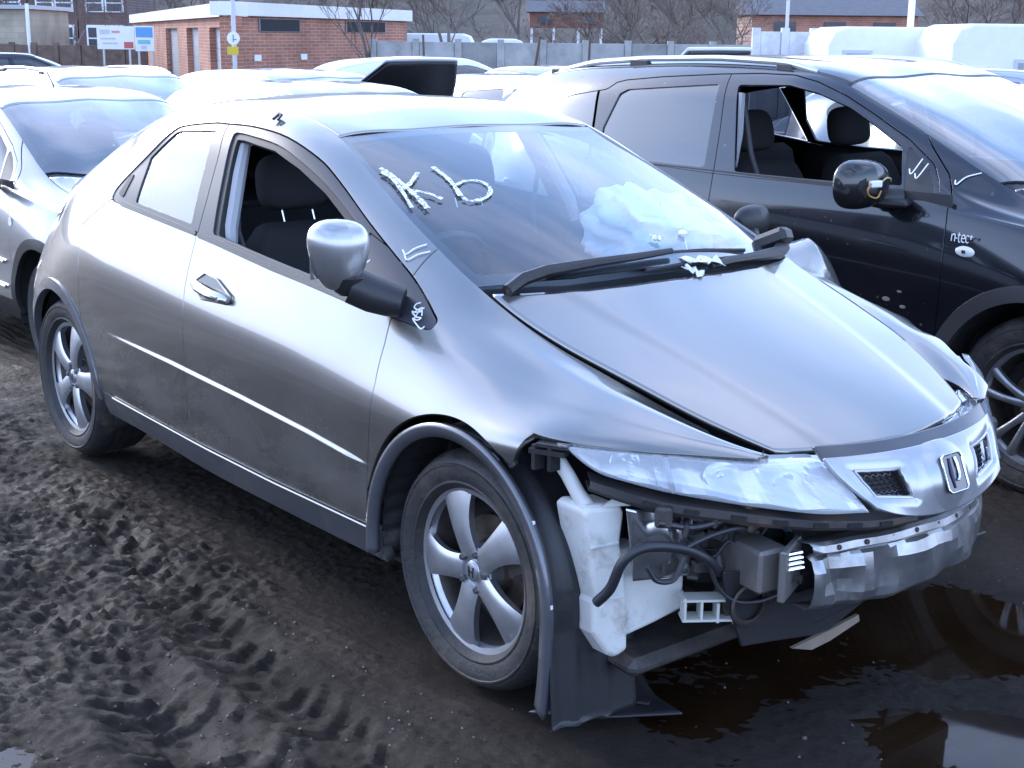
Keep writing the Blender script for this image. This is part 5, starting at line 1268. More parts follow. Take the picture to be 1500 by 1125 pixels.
for (x,y,w_) in ((1.665,-.640,.016),(1.690,-.605,.016),(1.715,-.57,.030),(1.655,-.585,.014),(1.625,-.62,.018),(1.70,-.64,.018)):
    q = MB(); q.box((x,y,flap_z(x,y)+.002),(w_,w_*1.3,.006),Matrix.Rotation(R(35),3,'Z')@Matrix.Rotation(R(-14),3,'X')); q.build('slot', UNDER, fl)
ATR = MATS['arch_paint']
G = []
for i in range(61):
    a = R(-56) + R(252)*i/60
    row = []
    for (rr_, y) in ((.348,-.862),(.350,-.880),(.375,-.886),(.386,-.884),(.388,-.870)):
        x_, z_ = AF[0]+rr_*math.cos(a), .318+rr_*math.sin(a)
        if a < R(-4): x_ = AF[0]+rr_*math.cos(R(4)) - .02*(R(-4)-a)**2; z_ = .318 - rr_*(math.sin(R(4)) + (R(-4)-a)*.66)
        if a < R(-4): z_ = max(z_, .035)
        if a > R(176): x_ = AF[0]-rr_*1.0; z_ = .318 - rr_*(a-math.pi)*.55
        row.append((x_, y+.004*(1-(i/60)), z_))
    G.append(row)
grid_mesh('arch_trim', G, ATR, civ, thick=.003, flip=True)
for a in (35,5,-20):
    b = MB(); b.box((0,0,0),(.006,.006,.010)); o = b.build('trim_clip', WHITEPAINT, civ); o.location=(AF[0]+.386*math.cos(R(a)),-.872,.318+.386*math.sin(R(a)))
b = MB(); b.box((1.655,-.845,.715),(.09,.035,.012),Matrix.Rotation(R(25),3,'Z')); b.box((1.665,-.84,.730),(.08,.03,.008),Matrix.Rotation(R(25),3,'Z')); b.box((1.63,-.858,.70),(.012,.03,.06)); b.box((1.665,-.84,.70),(.012,.03,.06)); b.build('wing_bracket', BLACK, civ)

# loom, connectors, bolts and torn scraps among the exposed parts
LOOM = [mat('loom_black',(.02,.02,.022),.5), mat('loom_grey',(.09,.09,.09),.6), mat('loom_red',(.10,.02,.018),.5), mat('loom_blue',(.03,.05,.16),.5)]
rl = random.Random(12)
for k in range(11):
    y0 = rl.uniform(-.60,-.42); z0 = rl.uniform(.42,.58); x0 = 1.80+.25*(y0+.72)+rl.uniform(-.03,.03); pts = [(x0,y0,z0)]
    for j in range(4): pts.append((pts[-1][0]+rl.uniform(-.03,.03)+.012, pts[-1][1]+rl.uniform(.0,.07), pts[-1][2]+rl.uniform(-.06,.045)))
    MB().tube(smooth_poly(pts,4,closed=False), rl.uniform(.0022,.005), 6).build('cable', LOOM[0 if k < 9 else rl.randrange(4)], civ, smooth=True)
for k in range(9):
    y0 = rl.uniform(-.58,-.42); z0 = rl.uniform(.40,.57); x0 = 1.83+.27*(y0+.70)+rl.uniform(-.02,.02)
    MB().box((x0,y0,z0),(rl.uniform(.02,.045),rl.uniform(.02,.05),rl.uniform(.012,.03)),Matrix.Rotation(rl.uniform(-1,1),3,'Z')@Matrix.Rotation(rl.uniform(-.6,.6),3,'X'),.003).build('connector', [BLACK,ST,mat('connector_grey',(.25,.25,.24),.5)][k%3], civ)
for k in range(12):
    y0 = -.50+.9*k/11; x0 = 2.138-(.36 if y0<0 else .95)*y0*y0; 
    if y0 < -.38 or y0 > .36: continue
    o = MB().lathe([(0,.004),(.006,.003),(.007,0)],10,axis='x').build('spot_weld', ST, beam); o.location=(x0+.004,y0,.497)
for (x_,y_,z_,l_,a_) in ((1.90,-.50,.56,.16,20),(1.86,-.60,.545,.12,45),(1.95,-.43,.545,.14,15)):
    MB().box((x_,y_,z_),(.012,l_,.03),Matrix.Rotation(R(a_),3,'Z')@Matrix.Rotation(R(12),3,'Y'),.002).build('torn_bracket', RUST, civ)
# ---------------------------------------------------------------- cabin, glass details, mirror, wipers, marks
for sy in (-.37,.37): make_seat(civ, .16, sy, .30, R(20), h=.62)
b = MB(); b.box((-1.02,0,.70),(.16,1.20,.60), Matrix.Rotation(R(-20),3,'Y'),.05); b.box((-.75,0,.45),(.5,1.2,.18),None,.04); rs = b.build('rear_seat', INTERIOR, civ)
for sy in (-.38,.38): bb = MB(); bb.box((-1.17,sy,1.06),(.08,.24,.15),Matrix.Rotation(R(-14),3,'Y'),.03); bb.build('headrest', INTERIOR, rs)
b = MB(); b.box((-1.3,0,.98),(.5,1.05,.02)); b.build('parcel_shelf', INTERIOR, civ)
G = []
for k in range(13):
    t = k/12; row = []
    for y in np.linspace(-.70,.70,29):
        x = .70 + .50*t; z = .925 - .10*max(0,.25-t)/.25*1.8 + .018*math.sin(t*3.1) + .045*math.exp(-((y+.37)/.16)**2)*math.exp(-((t-.15)/.2)**2) - .03*t
        row.append((x - .02*math.cos(y*2), y, z))
    G.append(row)
G.insert(0, [(p[0]+.06,p[1],p[2]-.45) for p in G[0]])
dsh = grid_mesh('dashboard', G, DASH, civ, thick=.01)
b = MB(); b.tube([(.57+.18*math.sin(a)*.42, -.37+.18*math.cos(a), .90+.18*math.sin(a)*.9) for a in np.linspace(0,2*math.pi,33)],.014,10,cap=False); b.tube([(.57,-.53,.90),(.60,-.37,.89),(.57,-.21,.90)],.02,8); b.tube([(.60,-.37,.89),(.54,-.37,.75)],.02,8); b.tube([(.62,-.37,.88),(.85,-.37,.80)],.03,8); b.build('steering_wheel', BLACK, dsh, smooth=True)
for sd in (-1,1):
    b = MB(); b.tube([(-.06,sd*.742,.95),(-.085,sd*.728,1.03),(-.145,sd*.660,1.19),(-.19,sd*.606,1.30)],[.020,.024,.024,.020],8); b.build('pillar_trim', LIGHTTRIM, civ, smooth=True)
    G = [[(x, sd*(.80 - .02*math.sin(math.pi*t) - .045*(t>.9)), .36+.60*t*(1 if x<.4 else .95)) for t in np.linspace(0,1,8)] for x in np.linspace(-.14,.92,9)]
    grid_mesh('door_lining', G, DASH, civ, flip=(sd<0))
    G = [[(x, sd*(.80-.045*(t>.9)), .36+.66*t) for t in np.linspace(0,1,8)] for x in np.linspace(-1.0,-.16,7)]
    grid_mesh('door_lining', G, DASH, civ, flip=(sd<0))
G = [[(x, y, float(np.interp(x,[-1.5,-1.0,-.5,-.2,.2],[1.27,1.34,1.38,1.385,1.325]))-.05*(abs(y)/.5)**3) for y in np.linspace(-.5,.5,11)] for x in np.linspace(-1.5,.22,14)]
grid_mesh('headlining', G, mat('headlining',(.30,.30,.31),.9), civ, flip=True)
# burst passenger airbag
G = []
for i in range(29):
    u = -math.pi/2 + math.pi*i/28; row = []
    for j in range(44):
        a = 2*math.pi*j/44; d = np.array([math.cos(u)*math.cos(a), math.cos(u)*math.sin(a), math.sin(u)])
        nz_ = 1 + .16*math.sin(5*d[0]+3*d[1]+1) + .12*math.sin(9*d[1]-4*d[2]) + .07*math.sin(15*d[2]+7*d[0]) + .05*math.sin(23*d[1]+5*d[0])
        p = np.array([.76,.38,1.05]) + d*np.array([.19,.22,.16])*nz_; lim = screen_pt(float(p[0]), float(np.clip(p[1]/_sh(p[0]),-1,1)))[2] - .035; p[2] = max(min(p[2], lim + .012*math.sin(9*a+3*u)), .935 if lim > .96 else lim-.03); row.append(tuple(p))
    row.append(row[0]); G.append(row)
grid_mesh('burst_airbag', G, mat('airbag_cloth',(.86,.86,.85),.85,bump=.3,bscale=18), civ)
# painted marks
def patchy():
    m = bpy.data.materials.new('streaky_marker'); m.use_nodes = True; N = m.node_tree.nodes; Lk = m.node_tree.links.new; b = N['Principled BSDF']; b.inputs['Base Color'].default_value = (.85,.86,.83,1); b.inputs['Roughness'].default_value = .6
    t = N.new('ShaderNodeTexCoord'); n = N.new('ShaderNodeTexNoise'); n.inputs['Scale'].default_value = 130; n.inputs['Detail'].default_value = 4; Lk(t.outputs['Object'], n.inputs['Vector'])
    r = N.new('ShaderNodeMapRange'); r.inputs['From Min'].default_value = .36; r.inputs['From Max'].default_value = .52; r.inputs['To Min'].default_value = .15; r.inputs['To Max'].default_value = 1; Lk(n.outputs['Fac'], r.inputs['Value']); Lk(r.outputs[0], b.inputs['Alpha']); return m
PATCHY = patchy()
NS = (.36,-.16,.92)
def off(pts, d): n = Vector(NS).normalized(); return [tuple(Vector(p)+n*d) for p in pts]
for pts, w_ in (([(.469,-.513,1.253),(.52,-.504,1.234),(.584,-.504,1.209),(.654,-.507,1.182),(.714,-.515,1.157)],.016),([(.488,-.522,1.244),(.542,-.517,1.224),(.603,-.528,1.198),(.688,-.552,1.159)],.013),([(.53,-.419,1.24),(.58,-.484,1.214),(.594,-.518,1.203)],.014),([(.615,-.501,1.198),(.643,-.467,1.192),(.689,-.444,1.177)],.012)):
    ribbon('painted_letter', off(pts,-.001), w_, PATCHY, scr, NS, up=.0032, thick=.0004, wob=.35)
for pts, w_ in (([(.51,-.351,1.252),(.565,-.348,1.231),(.622,-.357,1.21),(.694,-.381,1.182)],.013),([(.632,-.354,1.207),(.614,-.3,1.216),(.634,-.258,1.212),(.683,-.262,1.194),(.724,-.31,1.176),(.728,-.369,1.17),(.703,-.382,1.179)],.012)):
    ribbon('painted_digit', off(pts,-.001), w_, PATCHY, scr, NS, up=.0032, thick=.0004, wob=.35)
NP = (.45,-.62,.64)
ribbon('chalk_tick', [(.803,-.663,1.06),(.822,-.665,1.050),(.832,-.640,1.066),(.845,-.610,1.076)], .0045, WHITEPAINT, civ, NP, up=.004)
ribbon('chalk_tick', [(.825,-.672,1.05),(.842,-.675,1.038),(.855,-.648,1.052),(.872,-.618,1.060)], .0045, WHITEPAINT, civ, NP, up=.004)
NT = (.35,-.80,.45)
ribbon('chalk_tick', [(.715,-.752,1.010),(.722,-.757,1.000),(.752,-.733,1.030)], .004, WHITEPAINT, civ, NT, up=.010)
sc_ = [(1.005,-.742,.950),(.990,-.745,.945),(.985,-.750,.936),(1.0,-.752,.932),(1.02,-.752,.930),(1.0,-.757,.925),(.985,-.757,.925),(1.01,-.762,.915),(1.03,-.760,.915),(1.02,-.766,.908),(1.0,-.766,.910),(1.02,-.770,.900),(1.045,-.772,.890),(1.055,-.766,.897)]
ribbon('scrawl', sc_, .004, WHITEPAINT, civ, NT, up=.006)
ribbon('scrawl', [(.985,-.757,.918),(1.01,-.752,.935),(1.03,-.748,.94)], .0035, WHITEPAINT, civ, NT, up=.006)
ribbon('scrawl', [(1.0,-.765,.905),(1.012,-.757,.925),(1.02,-.750,.94),(1.03,-.757,.92)], .0035, WHITEPAINT, civ, NT, up=.006)
# mirrors
mr_ = car_mirror(civ, (.852,-.905,1.075), paint('mirror_cap',(.42,.42,.42),.8,.3), -1, dims=(.072,.078,.095), tear=True)
b = MB(); b.lathe([(0,-.085),(.035,-.083),(.062,-.07),(.085,-.045),(.095,-.03),(.09,-.028)],28,axis='z'); o = b.build('mirror_base', BLACK, mr_, smooth=True); o.location=(.866,-.885,1.046); o.scale=(.56,.62,.95)
b = MB(); b.tube([(.868,-.872,.992),(.90,-.83,.968),(.925,-.79,.952),(.95,-.765,.944)],[.050,.050,.046,.040],14); b.build('mirror_arm', BLACK, mr_, smooth=True)
b = MB(); b.box((.842,-.905,1.08),(.004,.16,.13),None,.001); b.build('mirror_glass', CHROME, mr_)
ml = car_mirror(civ, (.70,.89,1.015), BLACK, 1, .7)
b = MB(); b.tube([(.72,.87,.985),(.80,.80,.945)],[.03,.028],10); b.build('mirror_arm', BLACK, ml, smooth=True)
# door handles
for sd in (-1,1):
    HP = [(-.113,.862),(-.052,.898),(.034,.890),(.142,.853),(.145,.834),(.12,.826),(-.036,.818)]
    hp = SH[sd].panel('handle_recess', [lambda x,h,z,w,v: sdf_poly(x,z,HP)], mat('recess_dark',(.05,.052,.055),.25,metal=.6,coat=.5), civ, offset=.0015, flange=.002)
    ring = [(x, sd*(float(np.interp(z,[.81,.835,.86,.90],[.866,.861,.853,.838]))+.003), z) for x,z in HP]
    MB().tube(ring+[ring[0]],.003,6,cap=False).build('handle_rim', PAINT, hp, smooth=True)
    hb = MB(); hb.tube([(-.095,sd*.862,.861),(-.03,sd*.880,.857),(.05,sd*.884,.849),(.12,sd*.872,.842),(.14,sd*.866,.838)],[.012,.016,.017,.015,.008],10); hb.build('handle_bar', mat('handle_silver',(.62,.63,.66),.2,metal=.9), hp, smooth=True)
    b = MB(); b.lathe([(0,-.003),(.009,-.003),(.010,.0)],16,axis='y',sgn=-sd); o = b.build('lock', CHROME, hp); o.location=(.112,sd*.886,.842)
# wipers
def wiper(pts, r_, blade):
    w_ = MB().tube(pts, r_, 8).build('wiper_arm', BLACK, civ, smooth=True)
    MB().tube(blade, [.006]+[.009]*(len(blade)-2)+[.006], 6).build('wiper_blade', RUBBER, w_)
wiper([(1.140,-.560,.985),(1.130,-.50,1.008),(1.128,-.414,1.022),(1.143,-.253,1.032),(1.152,-.105,1.036),(1.148,.044,1.040)],[.017,.019,.018,.014,.012,.009],[(1.115,-.40,1.008),(1.118,-.2,1.024),(1.122,0,1.029),(1.125,.2,1.022),(1.13,.38,1.010)])
wiper([(1.207,.15,.992),(1.195,.25,.998),(1.176,.392,.996),(1.145,.52,.992),(1.105,.585,1.000)],[.010,.014,.017,.022,.026],[(1.19,-.1,1.0),(1.185,.1,1.004),(1.175,.3,1.0),(1.165,.40,.99)])
b = MB(); b.box((1.075,.575,1.02),(.12,.075,.055),Matrix.Rotation(R(-25),3,'Y')@Matrix.Rotation(R(15),3,'Z'),.015); b.build('wiper_cap', BLACK, civ)
st = MB().tube([(1.085,.196,.965),(1.045,.198,1.06)],.0035,8).build('washer_rod', CHROME, civ, smooth=True)
b = MB(); b.lathe([(0,.012),(.012,.008),(.014,0),(.008,-.01),(0,-.012)],14,axis='z'); o = b.build('rod_knob', WHITEPAINT, st, smooth=True); o.location=(1.043,.198,1.066)
def scrap(c, w_, l_, rz, seed, name='torn_scrap'):
    rnd = random.Random(seed); G = []
    for i in range(9):
        row = []
        for j in range(5):
            x, y = (i/8-.5)*l_, (j/4-.5)*w_*(.6+.4*math.sin(i*1.7+seed)); x += rnd.uniform(-.004,.004); zz = .006*math.sin(i*1.9+j+seed)+rnd.uniform(-.003,.004)
            row.append((c[0]+x*math.cos(rz)-y*math.sin(rz), c[1]+x*math.sin(rz)+y*math.cos(rz), c[2]+zz-.36*(x*math.cos(rz)-y*math.sin(rz))))
        G.append(row)
    o = grid_mesh(name, G, mat('torn_white',(.8,.8,.78),.7), None, thick=.002); return o
tag(scrap((1.195,.125,1.012),.05,.13,R(75),1), 'torn white strip lying over the far wiper of the grey hatchback', 'scrap')
tag(scrap((1.225,.06,.992),.05,.06,R(20),3), 'crumpled white scrap at the foot of the metal rod on the scuttle', 'scrap')
tag(scrap((1.07,.062,1.066),.03,.035,R(50),5), 'small white scrap stuck on the windscreen beside the rod knob', 'scrap')
# roof clip where the rail trim is missing
b = MB(); b.tube([(-.06,-.562,1.382),(-.045,-.560,1.392),(-.02,-.565,1.388)],.005,6); b.tube([(-.045,-.560,1.390),(-.03,-.590,1.376)],.005,6); b.tube([(-.02,-.565,1.388),(-.012,-.585,1.374)],.004,6); b.build('roof_clip', BLACK, civ)

for sd in (-1,1):
    b = MB(); b.tube([(-.17,sd*.655,1.24),(-.20,sd*.64,1.0),(-.12,sd*.60,.72)],[.010]*3,6); b.build('seat_belt', mat('belt_grey',(.10,.10,.11),.7), civ)
# ---------------------------------------------------------------- dark crossover: feature curves in its own frame
SUV = [
 [(-2.3,.62,.40),(-2.0,.74,.34),(-1.7,.79,.28),(-.9,.81,.26),(0,.81,.25),(.9,.81,.25),(1.4,.82,.26),(1.8,.76,.30),(2.1,.60,.34)],
 [(-2.3,.66,.50),(-2.0,.80,.46),(-1.7,.85,.42),(-.9,.865,.38),(0,.868,.37),(.9,.868,.37),(1.4,.87,.40),(1.8,.80,.42),(2.1,.62,.45)],
 [(-2.3,.66,.66),(-2.0,.81,.64),(-1.6,.875,.62),(-.9,.884,.60),(0,.886,.60),(.9,.886,.60),(1.4,.888,.60),(1.75,.84,.60),(2.1,.62,.60)],
 [(-2.3,.62,.86),(-2.0,.78,.88),(-1.6,.865,.90),(-.9,.886,.90),(0,.890,.90),(.8,.890,.87),(1.1,.890,.85),(1.4,.888,.82),(1.75,.83,.80),(2.1,.60,.74)],
 [(-2.3,.56,1.05),(-2.0,.71,1.07),(-1.6,.815,1.08),(-.9,.850,1.07),(0,.858,1.05),(.8,.858,1.03),(1.1,.850,1.01),(1.4,.83,.98),(1.75,.76,.92),(2.1,.5,.80)],
 [(-2.3,.48,1.26),(-2.0,.57,1.35),(-1.6,.63,1.41),(-1.2,.655,1.445),(-.5,.67,1.470),(0,.672,1.462),(.2,.677,1.430),(.4,.69,1.370),(.6,.71,1.29),(.8,.73,1.20),(.95,.745,1.125),(1.1,.745,1.07),(1.3,.735,1.025),(1.7,.66,.95),(2.1,.45,.81)],
 [(-2.3,.40,1.32),(-2.0,.49,1.42),(-1.6,.545,1.485),(-1.2,.57,1.515),(-.5,.59,1.537),(0,.595,1.525),(.2,.60,1.495),(.4,.615,1.425),(.6,.635,1.345),(.8,.655,1.257),(1.0,.67,1.165),(1.15,.67,1.10),(1.3,.66,1.055),(1.7,.60,.98),(2.1,.40,.83)],
 [(-2.3,.2,1.36),(-2.0,.26,1.465),(-1.6,.28,1.53),(-1.2,.29,1.558),(-.5,.30,1.575),(0,.30,1.56),(.2,.30,1.525),(.4,.30,1.465),(.6,.32,1.395),(.8,.32,1.312),(1.0,.33,1.222),(1.2,.33,1.125),(1.4,.33,1.065),(1.7,.31,1.005),(2.1,.2,.85)],
 [(-2.3,0,1.37),(-2.0,0,1.475),(-1.6,0,1.54),(-1.2,0,1.568),(-.5,0,1.585),(0,0,1.57),(.2,0,1.537),(.4,0,1.48),(.6,0,1.41),(.8,0,1.33),(1.0,0,1.242),(1.2,0,1.14),(1.4,0,1.075),(1.7,0,1.012),(2.1,0,.855)],
]
SUV_U = [0,.12,.34,.62,.80,1.22,1.32,1.60,1.88]
SUV_XS = np.linspace(-2.3, 2.1, 221)
SUV_VS = np.unique(np.concatenate([np.linspace(0,1.32,88), np.linspace(1.32,1.88,22)]))
SUV_AT = (-.07, 2.64, -.02)
# ================================================================ other cars (one lofted crossover body, several specifications)
def coarse(n): return np.linspace(-2.3, 2.1, n)
SP = dict(
 G=[(-1.66,1.27),(-1.60,1.335),(-1.38,1.378),(-1.15,1.412),(-1.10,1.447),(-1.04,1.460),(-.8,1.482),(-.421,1.505),(-.2,1.513),(-.01,1.511),(.128,1.487),(.293,1.437),(.467,1.366),(.662,1.278),(.811,1.191),(.868,1.128),(.893,1.085),(.882,1.058),(.791,1.056),(.454,1.074),(-.26,1.074),(-1.0,1.09),(-1.5,1.15),(-1.62,1.19)],
 RG=[(-1.075,1.235),(-1.041,1.395),(-.995,1.418),(-.401,1.462),(-.322,1.096),(-.7,1.098),(-1.04,1.115)],
 QG=[(-1.60,1.30),(-1.38,1.365),(-1.165,1.392),(-1.185,1.258),(-1.2,1.14),(-1.45,1.17)],
 FG=[(-.290,1.462),(-.004,1.470),(.166,1.442),(.348,1.389),(.499,1.323),(.652,1.250),(.722,1.105),(.449,1.096),(.238,1.093),(-.140,1.092)],
 TR=[(.672,1.256),(.748,1.209),(.83,1.145),(.866,1.10),(.858,1.076),(.745,1.072)],
 DS=[(-.385,1.53),(-.369,1.504),(-.300,1.263),(-.258,1.077),(-.25,1.027),(-.235,.8),(-.235,.5),(-.24,.3)],
 FF=[(.70,1.30),(.829,1.200),(.883,1.157),(.945,1.084),(.968,1.003),(.981,.901),(.984,.762),(.97,.55),(.955,.3)],
 RDL=[(-1.10,1.10),(-1.13,.98),(-1.10,.85),(-.98,.70),(-.93,.5),(-.93,.3)],
 arch=((-1.385,.35),(1.385,.35)), R=.445, sill=.385, top=.275)
def hood_rear(h): return np.interp(h,[0,.3,.5,.67,.8],[1.30,1.275,1.22,1.12,1.05])
def make_car(name, label, loc, pnt, group=None, nx=111, nv=(56,14), scale=(1,1,1), yaw=0, rails=False, glassm=None, wheels=(-1,), open_front_window=False, bonnet_open=0, rim=None, flange=.015, frame_mat=None, seats=True, sides=(-1,1), arch_mat=None, tyre=.345, wheel_parts=True, far_glass=None, wheel_style='paddle'):
    car = thing(name, label, 'car', loc, yaw, group); car.scale = scale
    xs = coarse(nx); vs = np.unique(np.concatenate([np.linspace(0,1.32,nv[0]), np.linspace(1.32,1.88,nv[1])]))
    S_ = loft(*flatten_glass(SUV, SUV_U, 4), xs, vs, .05)
    g = .0028; P = SP; glassm = glassm or glass('privacy_glass', (.10,.11,.13), 1.6, 2.2, film=.01); fm = frame_mat or pnt
    inn = lambda poly, e=0.: (lambda x,h,z,w,v: sdf_poly(x,z,poly) + e)
    out = lambda poly, e=0.: (lambda x,h,z,w,v: -sdf_poly(x,z,poly) + e)
    Dp = P['RDL'] + [(-.93,.1),(.95,.1)] + P['FF'][::-1][:6] + [(.80,1.08),(.5,1.15),(-.9,1.2)]
    fs = lambda x,h,z,w,v: w + g
    front = lambda x,h,z,w,v: -sdf_line(x,z,P['DS']) + g
    rear = lambda x,h,z,w,v: sdf_line(x,z,P['DS']) + g
    ff = lambda x,h,z,w,v: sdf_line(x,z,P['FF']) + g
    nff = lambda x,h,z,w,v: -sdf_line(x,z,P['FF']) + g
    sl = lambda x,h,z,w,v: P['sill'] - z + .002
    A0, A1 = P['arch']; Rr = P['R']
    a0 = lambda x,h,z,w,v: Rr - np.hypot(x-A0[0], z-A0[1])
    a1 = lambda x,h,z,w,v: Rr - np.hypot(x-A1[0], z-A1[1])
    halves = {}
    for sd in (-1,1):
        sh = Shell(S_, vs, 1.32, sd); halves[sd] = sh
        if sd not in sides:
            sh.panel('body_side', [fs, out(P['G']), a0, a1], pnt, car, flange=0); 
            continue
        sh.panel('body_side', [fs, out(P['G'],.001), out(Dp,g), a0, ff], pnt, car, flange=flange)
        fd = sh.panel('front_door', [fs, inn(Dp,g), out(P['G'],.001), front, ff, sl], pnt, car, flange=flange)
        rd = sh.panel('rear_door', [fs, inn(Dp,g), out(P['G'],.001), rear, a0, sl], pnt, car, flange=flange)
        sh.panel('front_wing', [fs, nff, out(P['G'],.001), a1], pnt, car, flange=flange)
        sh.panel('window_frame', [inn(P['G'],.003), front, out(P['FG']), out(P['TR'])], fm, fd, offset=-.003, flange=flange)
        sh.panel('window_frame', [inn(P['G'],.003), rear, lambda x,h,z,w,v: -1.165-.35*(z-1.25)-x+.02, out(P['RG'])], fm, rd, offset=-.003, flange=flange)
        sh.panel('quarter_window', [inn(P['G'],.002), lambda x,h,z,w,v: x+1.165+.35*(z-1.25)+.0], glassm, car, offset=-.003, flange=0)
        sh.panel('window_pane', [inn(P['RG'],-.004 if sd < 0 else -.016)], (far_glass or glassm) if sd > 0 else glassm, rd, offset=-.010, flange=0)
        sh.panel('mirror_triangle', [inn(P['TR'],.001)], BLACK, fd, offset=-.004, flange=.01)
        if not (open_front_window and sd < 0): sh.panel('window_pane', [inn(P['FG'],-.004 if sd < 0 else -.016)], (far_glass or glassm) if sd > 0 else glassm, fd, offset=-.010, flange=0)
        if seats:
            G = [[(x, sd*(.835 - .03*math.sin(math.pi*t)), (.40+.690*t)) for t in np.linspace(0,1,7)] for x in np.linspace(-1.12,.97,12)]
            grid_mesh('door_lining', G, INTERIOR, car, flip=(sd<0), thick=.01)  # lining added to block daylight leaking through the door gaps
            MB().tube([(-.250,sd*.815,1.0),(-.268,sd*.805,1.10),(-.30,sd*.735,1.263),(-.365,sd*.60,1.50)],.030,8).build('pillar_gap_cover', INTERIOR, car)  # tube added over the door seam to stop its light leak
        am = arch_mat or BLACK
        for nm, c in (('arch_trim',A0),('arch_trim',A1)):
            sh.panel(nm, [lambda x,h,z,w,v: np.hypot(x-c[0],z-c[1]) - Rr - .004, lambda x,h,z,w,v: Rr - .055 - np.hypot(x-c[0],z-c[1]), lambda x,h,z,w,v: .30 - z, lambda x,h,z,w,v: w+.3], am, car, offset=.008, flange=.03)
        sh.panel('sill', [lambda x,h,z,w,v: z - P['sill'] + .004, lambda x,h,z,w,v: np.abs(x) - .97, lambda x,h,z,w,v: w+.3], BLACK, car, offset=-.002, flange=.02)
    def both_(nm, sds, material, offset=0., par=car, thick=.012):
        Vv = []; Ff = []
        a = halves[-1].panel(nm, sds, material, par, flange=0, offset=offset); b = halves[1].panel(nm, sds, material, par, flange=0, offset=offset)
        bm = bmesh.new(); bm.from_mesh(a.data); bm.from_mesh(b.data); bmesh.ops.remove_doubles(bm, verts=bm.verts, dist=1e-5); bm.to_mesh(a.data); bm.free()
        bpy.data.objects.remove(b); clear_normals(a); a.data.polygons.foreach_set('use_smooth', [True]*len(a.data.polygons))
        if thick: md = a.modifiers.new('solid','SOLIDIFY'); md.thickness = thick; md.offset = -1
        return a
    tp = P['top']
    both_('roof', [lambda x,h,z,w,v: -w+.003, lambda x,h,z,w,v: x-tp+.003], pnt)
    scr_ = both_('windscreen', [lambda x,h,z,w,v: -w-.003, lambda x,h,z,w,v: tp-x, lambda x,h,z,w,v: x-hood_rear(h)+.06], glass('car_screen', (.42,.47,.50), 1.6, 2.1, film=.10), offset=-.004, thick=0)  # diffuse film whitens the screen in place of sky glare
    both_('screen_band', [lambda x,h,z,w,v: -w-.003, lambda x,h,z,w,v: tp-x, lambda x,h,z,w,v: x-hood_rear(h)+.055, lambda x,h,z,w,v: -np.maximum(np.maximum(.035-w, tp+.04-x), x-hood_rear(h)+.10)], FRIT, offset=-.008, par=scr_, thick=0)
    both_('scuttle_panel', [lambda x,h,z,w,v: -w, lambda x,h,z,w,v: hood_rear(h)-.065-x, lambda x,h,z,w,v: x-hood_rear(h)-.02], BLACK, offset=-.012)
    hd = both_('bonnet', [lambda x,h,z,w,v: -w+.003, lambda x,h,z,w,v: hood_rear(h)-x], pnt)
    if bonnet_open:
        pv = Vector((1.28,0,1.10)); hd.data.transform(Matrix.Translation(pv) @ Matrix.Rotation(-bonnet_open,4,'Y') @ Matrix.Translation(-pv))
        # dark lining with stiffening ribs on the underside
        ln = hd.copy(); ln.data = hd.data.copy(); COL.objects.link(ln); ln.name = 'bonnet_lining'; ln.data.materials.clear(); ln.data.materials.append(BLACK); ln.parent = car
        nrm = (Matrix.Rotation(-bonnet_open,3,'Y') @ Vector((.15,0,1))).normalized()
        ln.data.transform(Matrix.Translation(-nrm*.016)); cen = Matrix.Translation(pv); ln.data.transform(cen @ Matrix.Diagonal((.97,.95,.97,1)) @ cen.inverted())
    sec_ = [(-S_[0,j,1], S_[0,j,2]) for j in range(S_.shape[1])] + [(S_[0,j,1], S_[0,j,2]) for j in range(S_.shape[1]-1,-1,-1)]
    MB().prism(sec_, -2.33, -2.3, 'x').build('tailgate', pnt, car)
    sec_ = [(-S_[-1,j,1], S_[-1,j,2]) for j in range(S_.shape[1])] + [(S_[-1,j,1], S_[-1,j,2]) for j in range(S_.shape[1]-1,-1,-1)]
    MB().prism(sec_, 2.1, 2.16, 'x').build('front_bumper', pnt, car, bevel=.02)
    b = MB(); b.box((0,0,.33),(1.9,1.5,.12)); b.box((1.5,0,.5),(1.0,.9,.4)); b.box((-1.6,0,.5),(1.1,.9,.4)); b.box((1.02,0,.72),(.06,1.4,.7)); b.build('floor_pan', UNDER, car)
    if seats:
        for sy in (-.37,.37): make_seat(car, -.05, sy, .42, R(18), h=.58, posts=False)
        b = MB(); b.box((-1.02,0,.80),(.16,1.30,.62), Matrix.Rotation(R(-18),3,'Y'),.05); b.box((-.78,0,.55),(.5,1.3,.18),None,.04); rs = b.build('rear_seat', INTERIOR, car)
        for sy in (-.4,0,.4): bb = MB(); bb.box((-1.16,sy,1.19),(.08,.24,.15),Matrix.Rotation(R(-12),3,'Y'),.03); bb.build('headrest', INTERIOR, rs)
        G = [[(.86+.22*math.sin(k/8*1.4), y, .99+.05*math.cos(k/8*2.6)-.26*(1-k/8)**3) for y in np.linspace(-.72,.72,13)] for k in range(9)]
        dsh = grid_mesh('dashboard', G, DASH, car, thick=.02)
        b = MB(); pts = [(.58+.18*math.sin(a)*.42, -.37+.18*math.cos(a), .93+.18*math.sin(a)*.9) for a in np.linspace(0,2*math.pi,25)]
        b.tube(pts,.014,8,cap=False); b.tube([(.58,-.53,.93),(.60,-.37,.92),(.58,-.21,.93)],.018,6); b.tube([(.60,-.37,.92),(.54,-.37,.79)],.018,6); b.build('steering_wheel', BLACK, dsh, smooth=True)
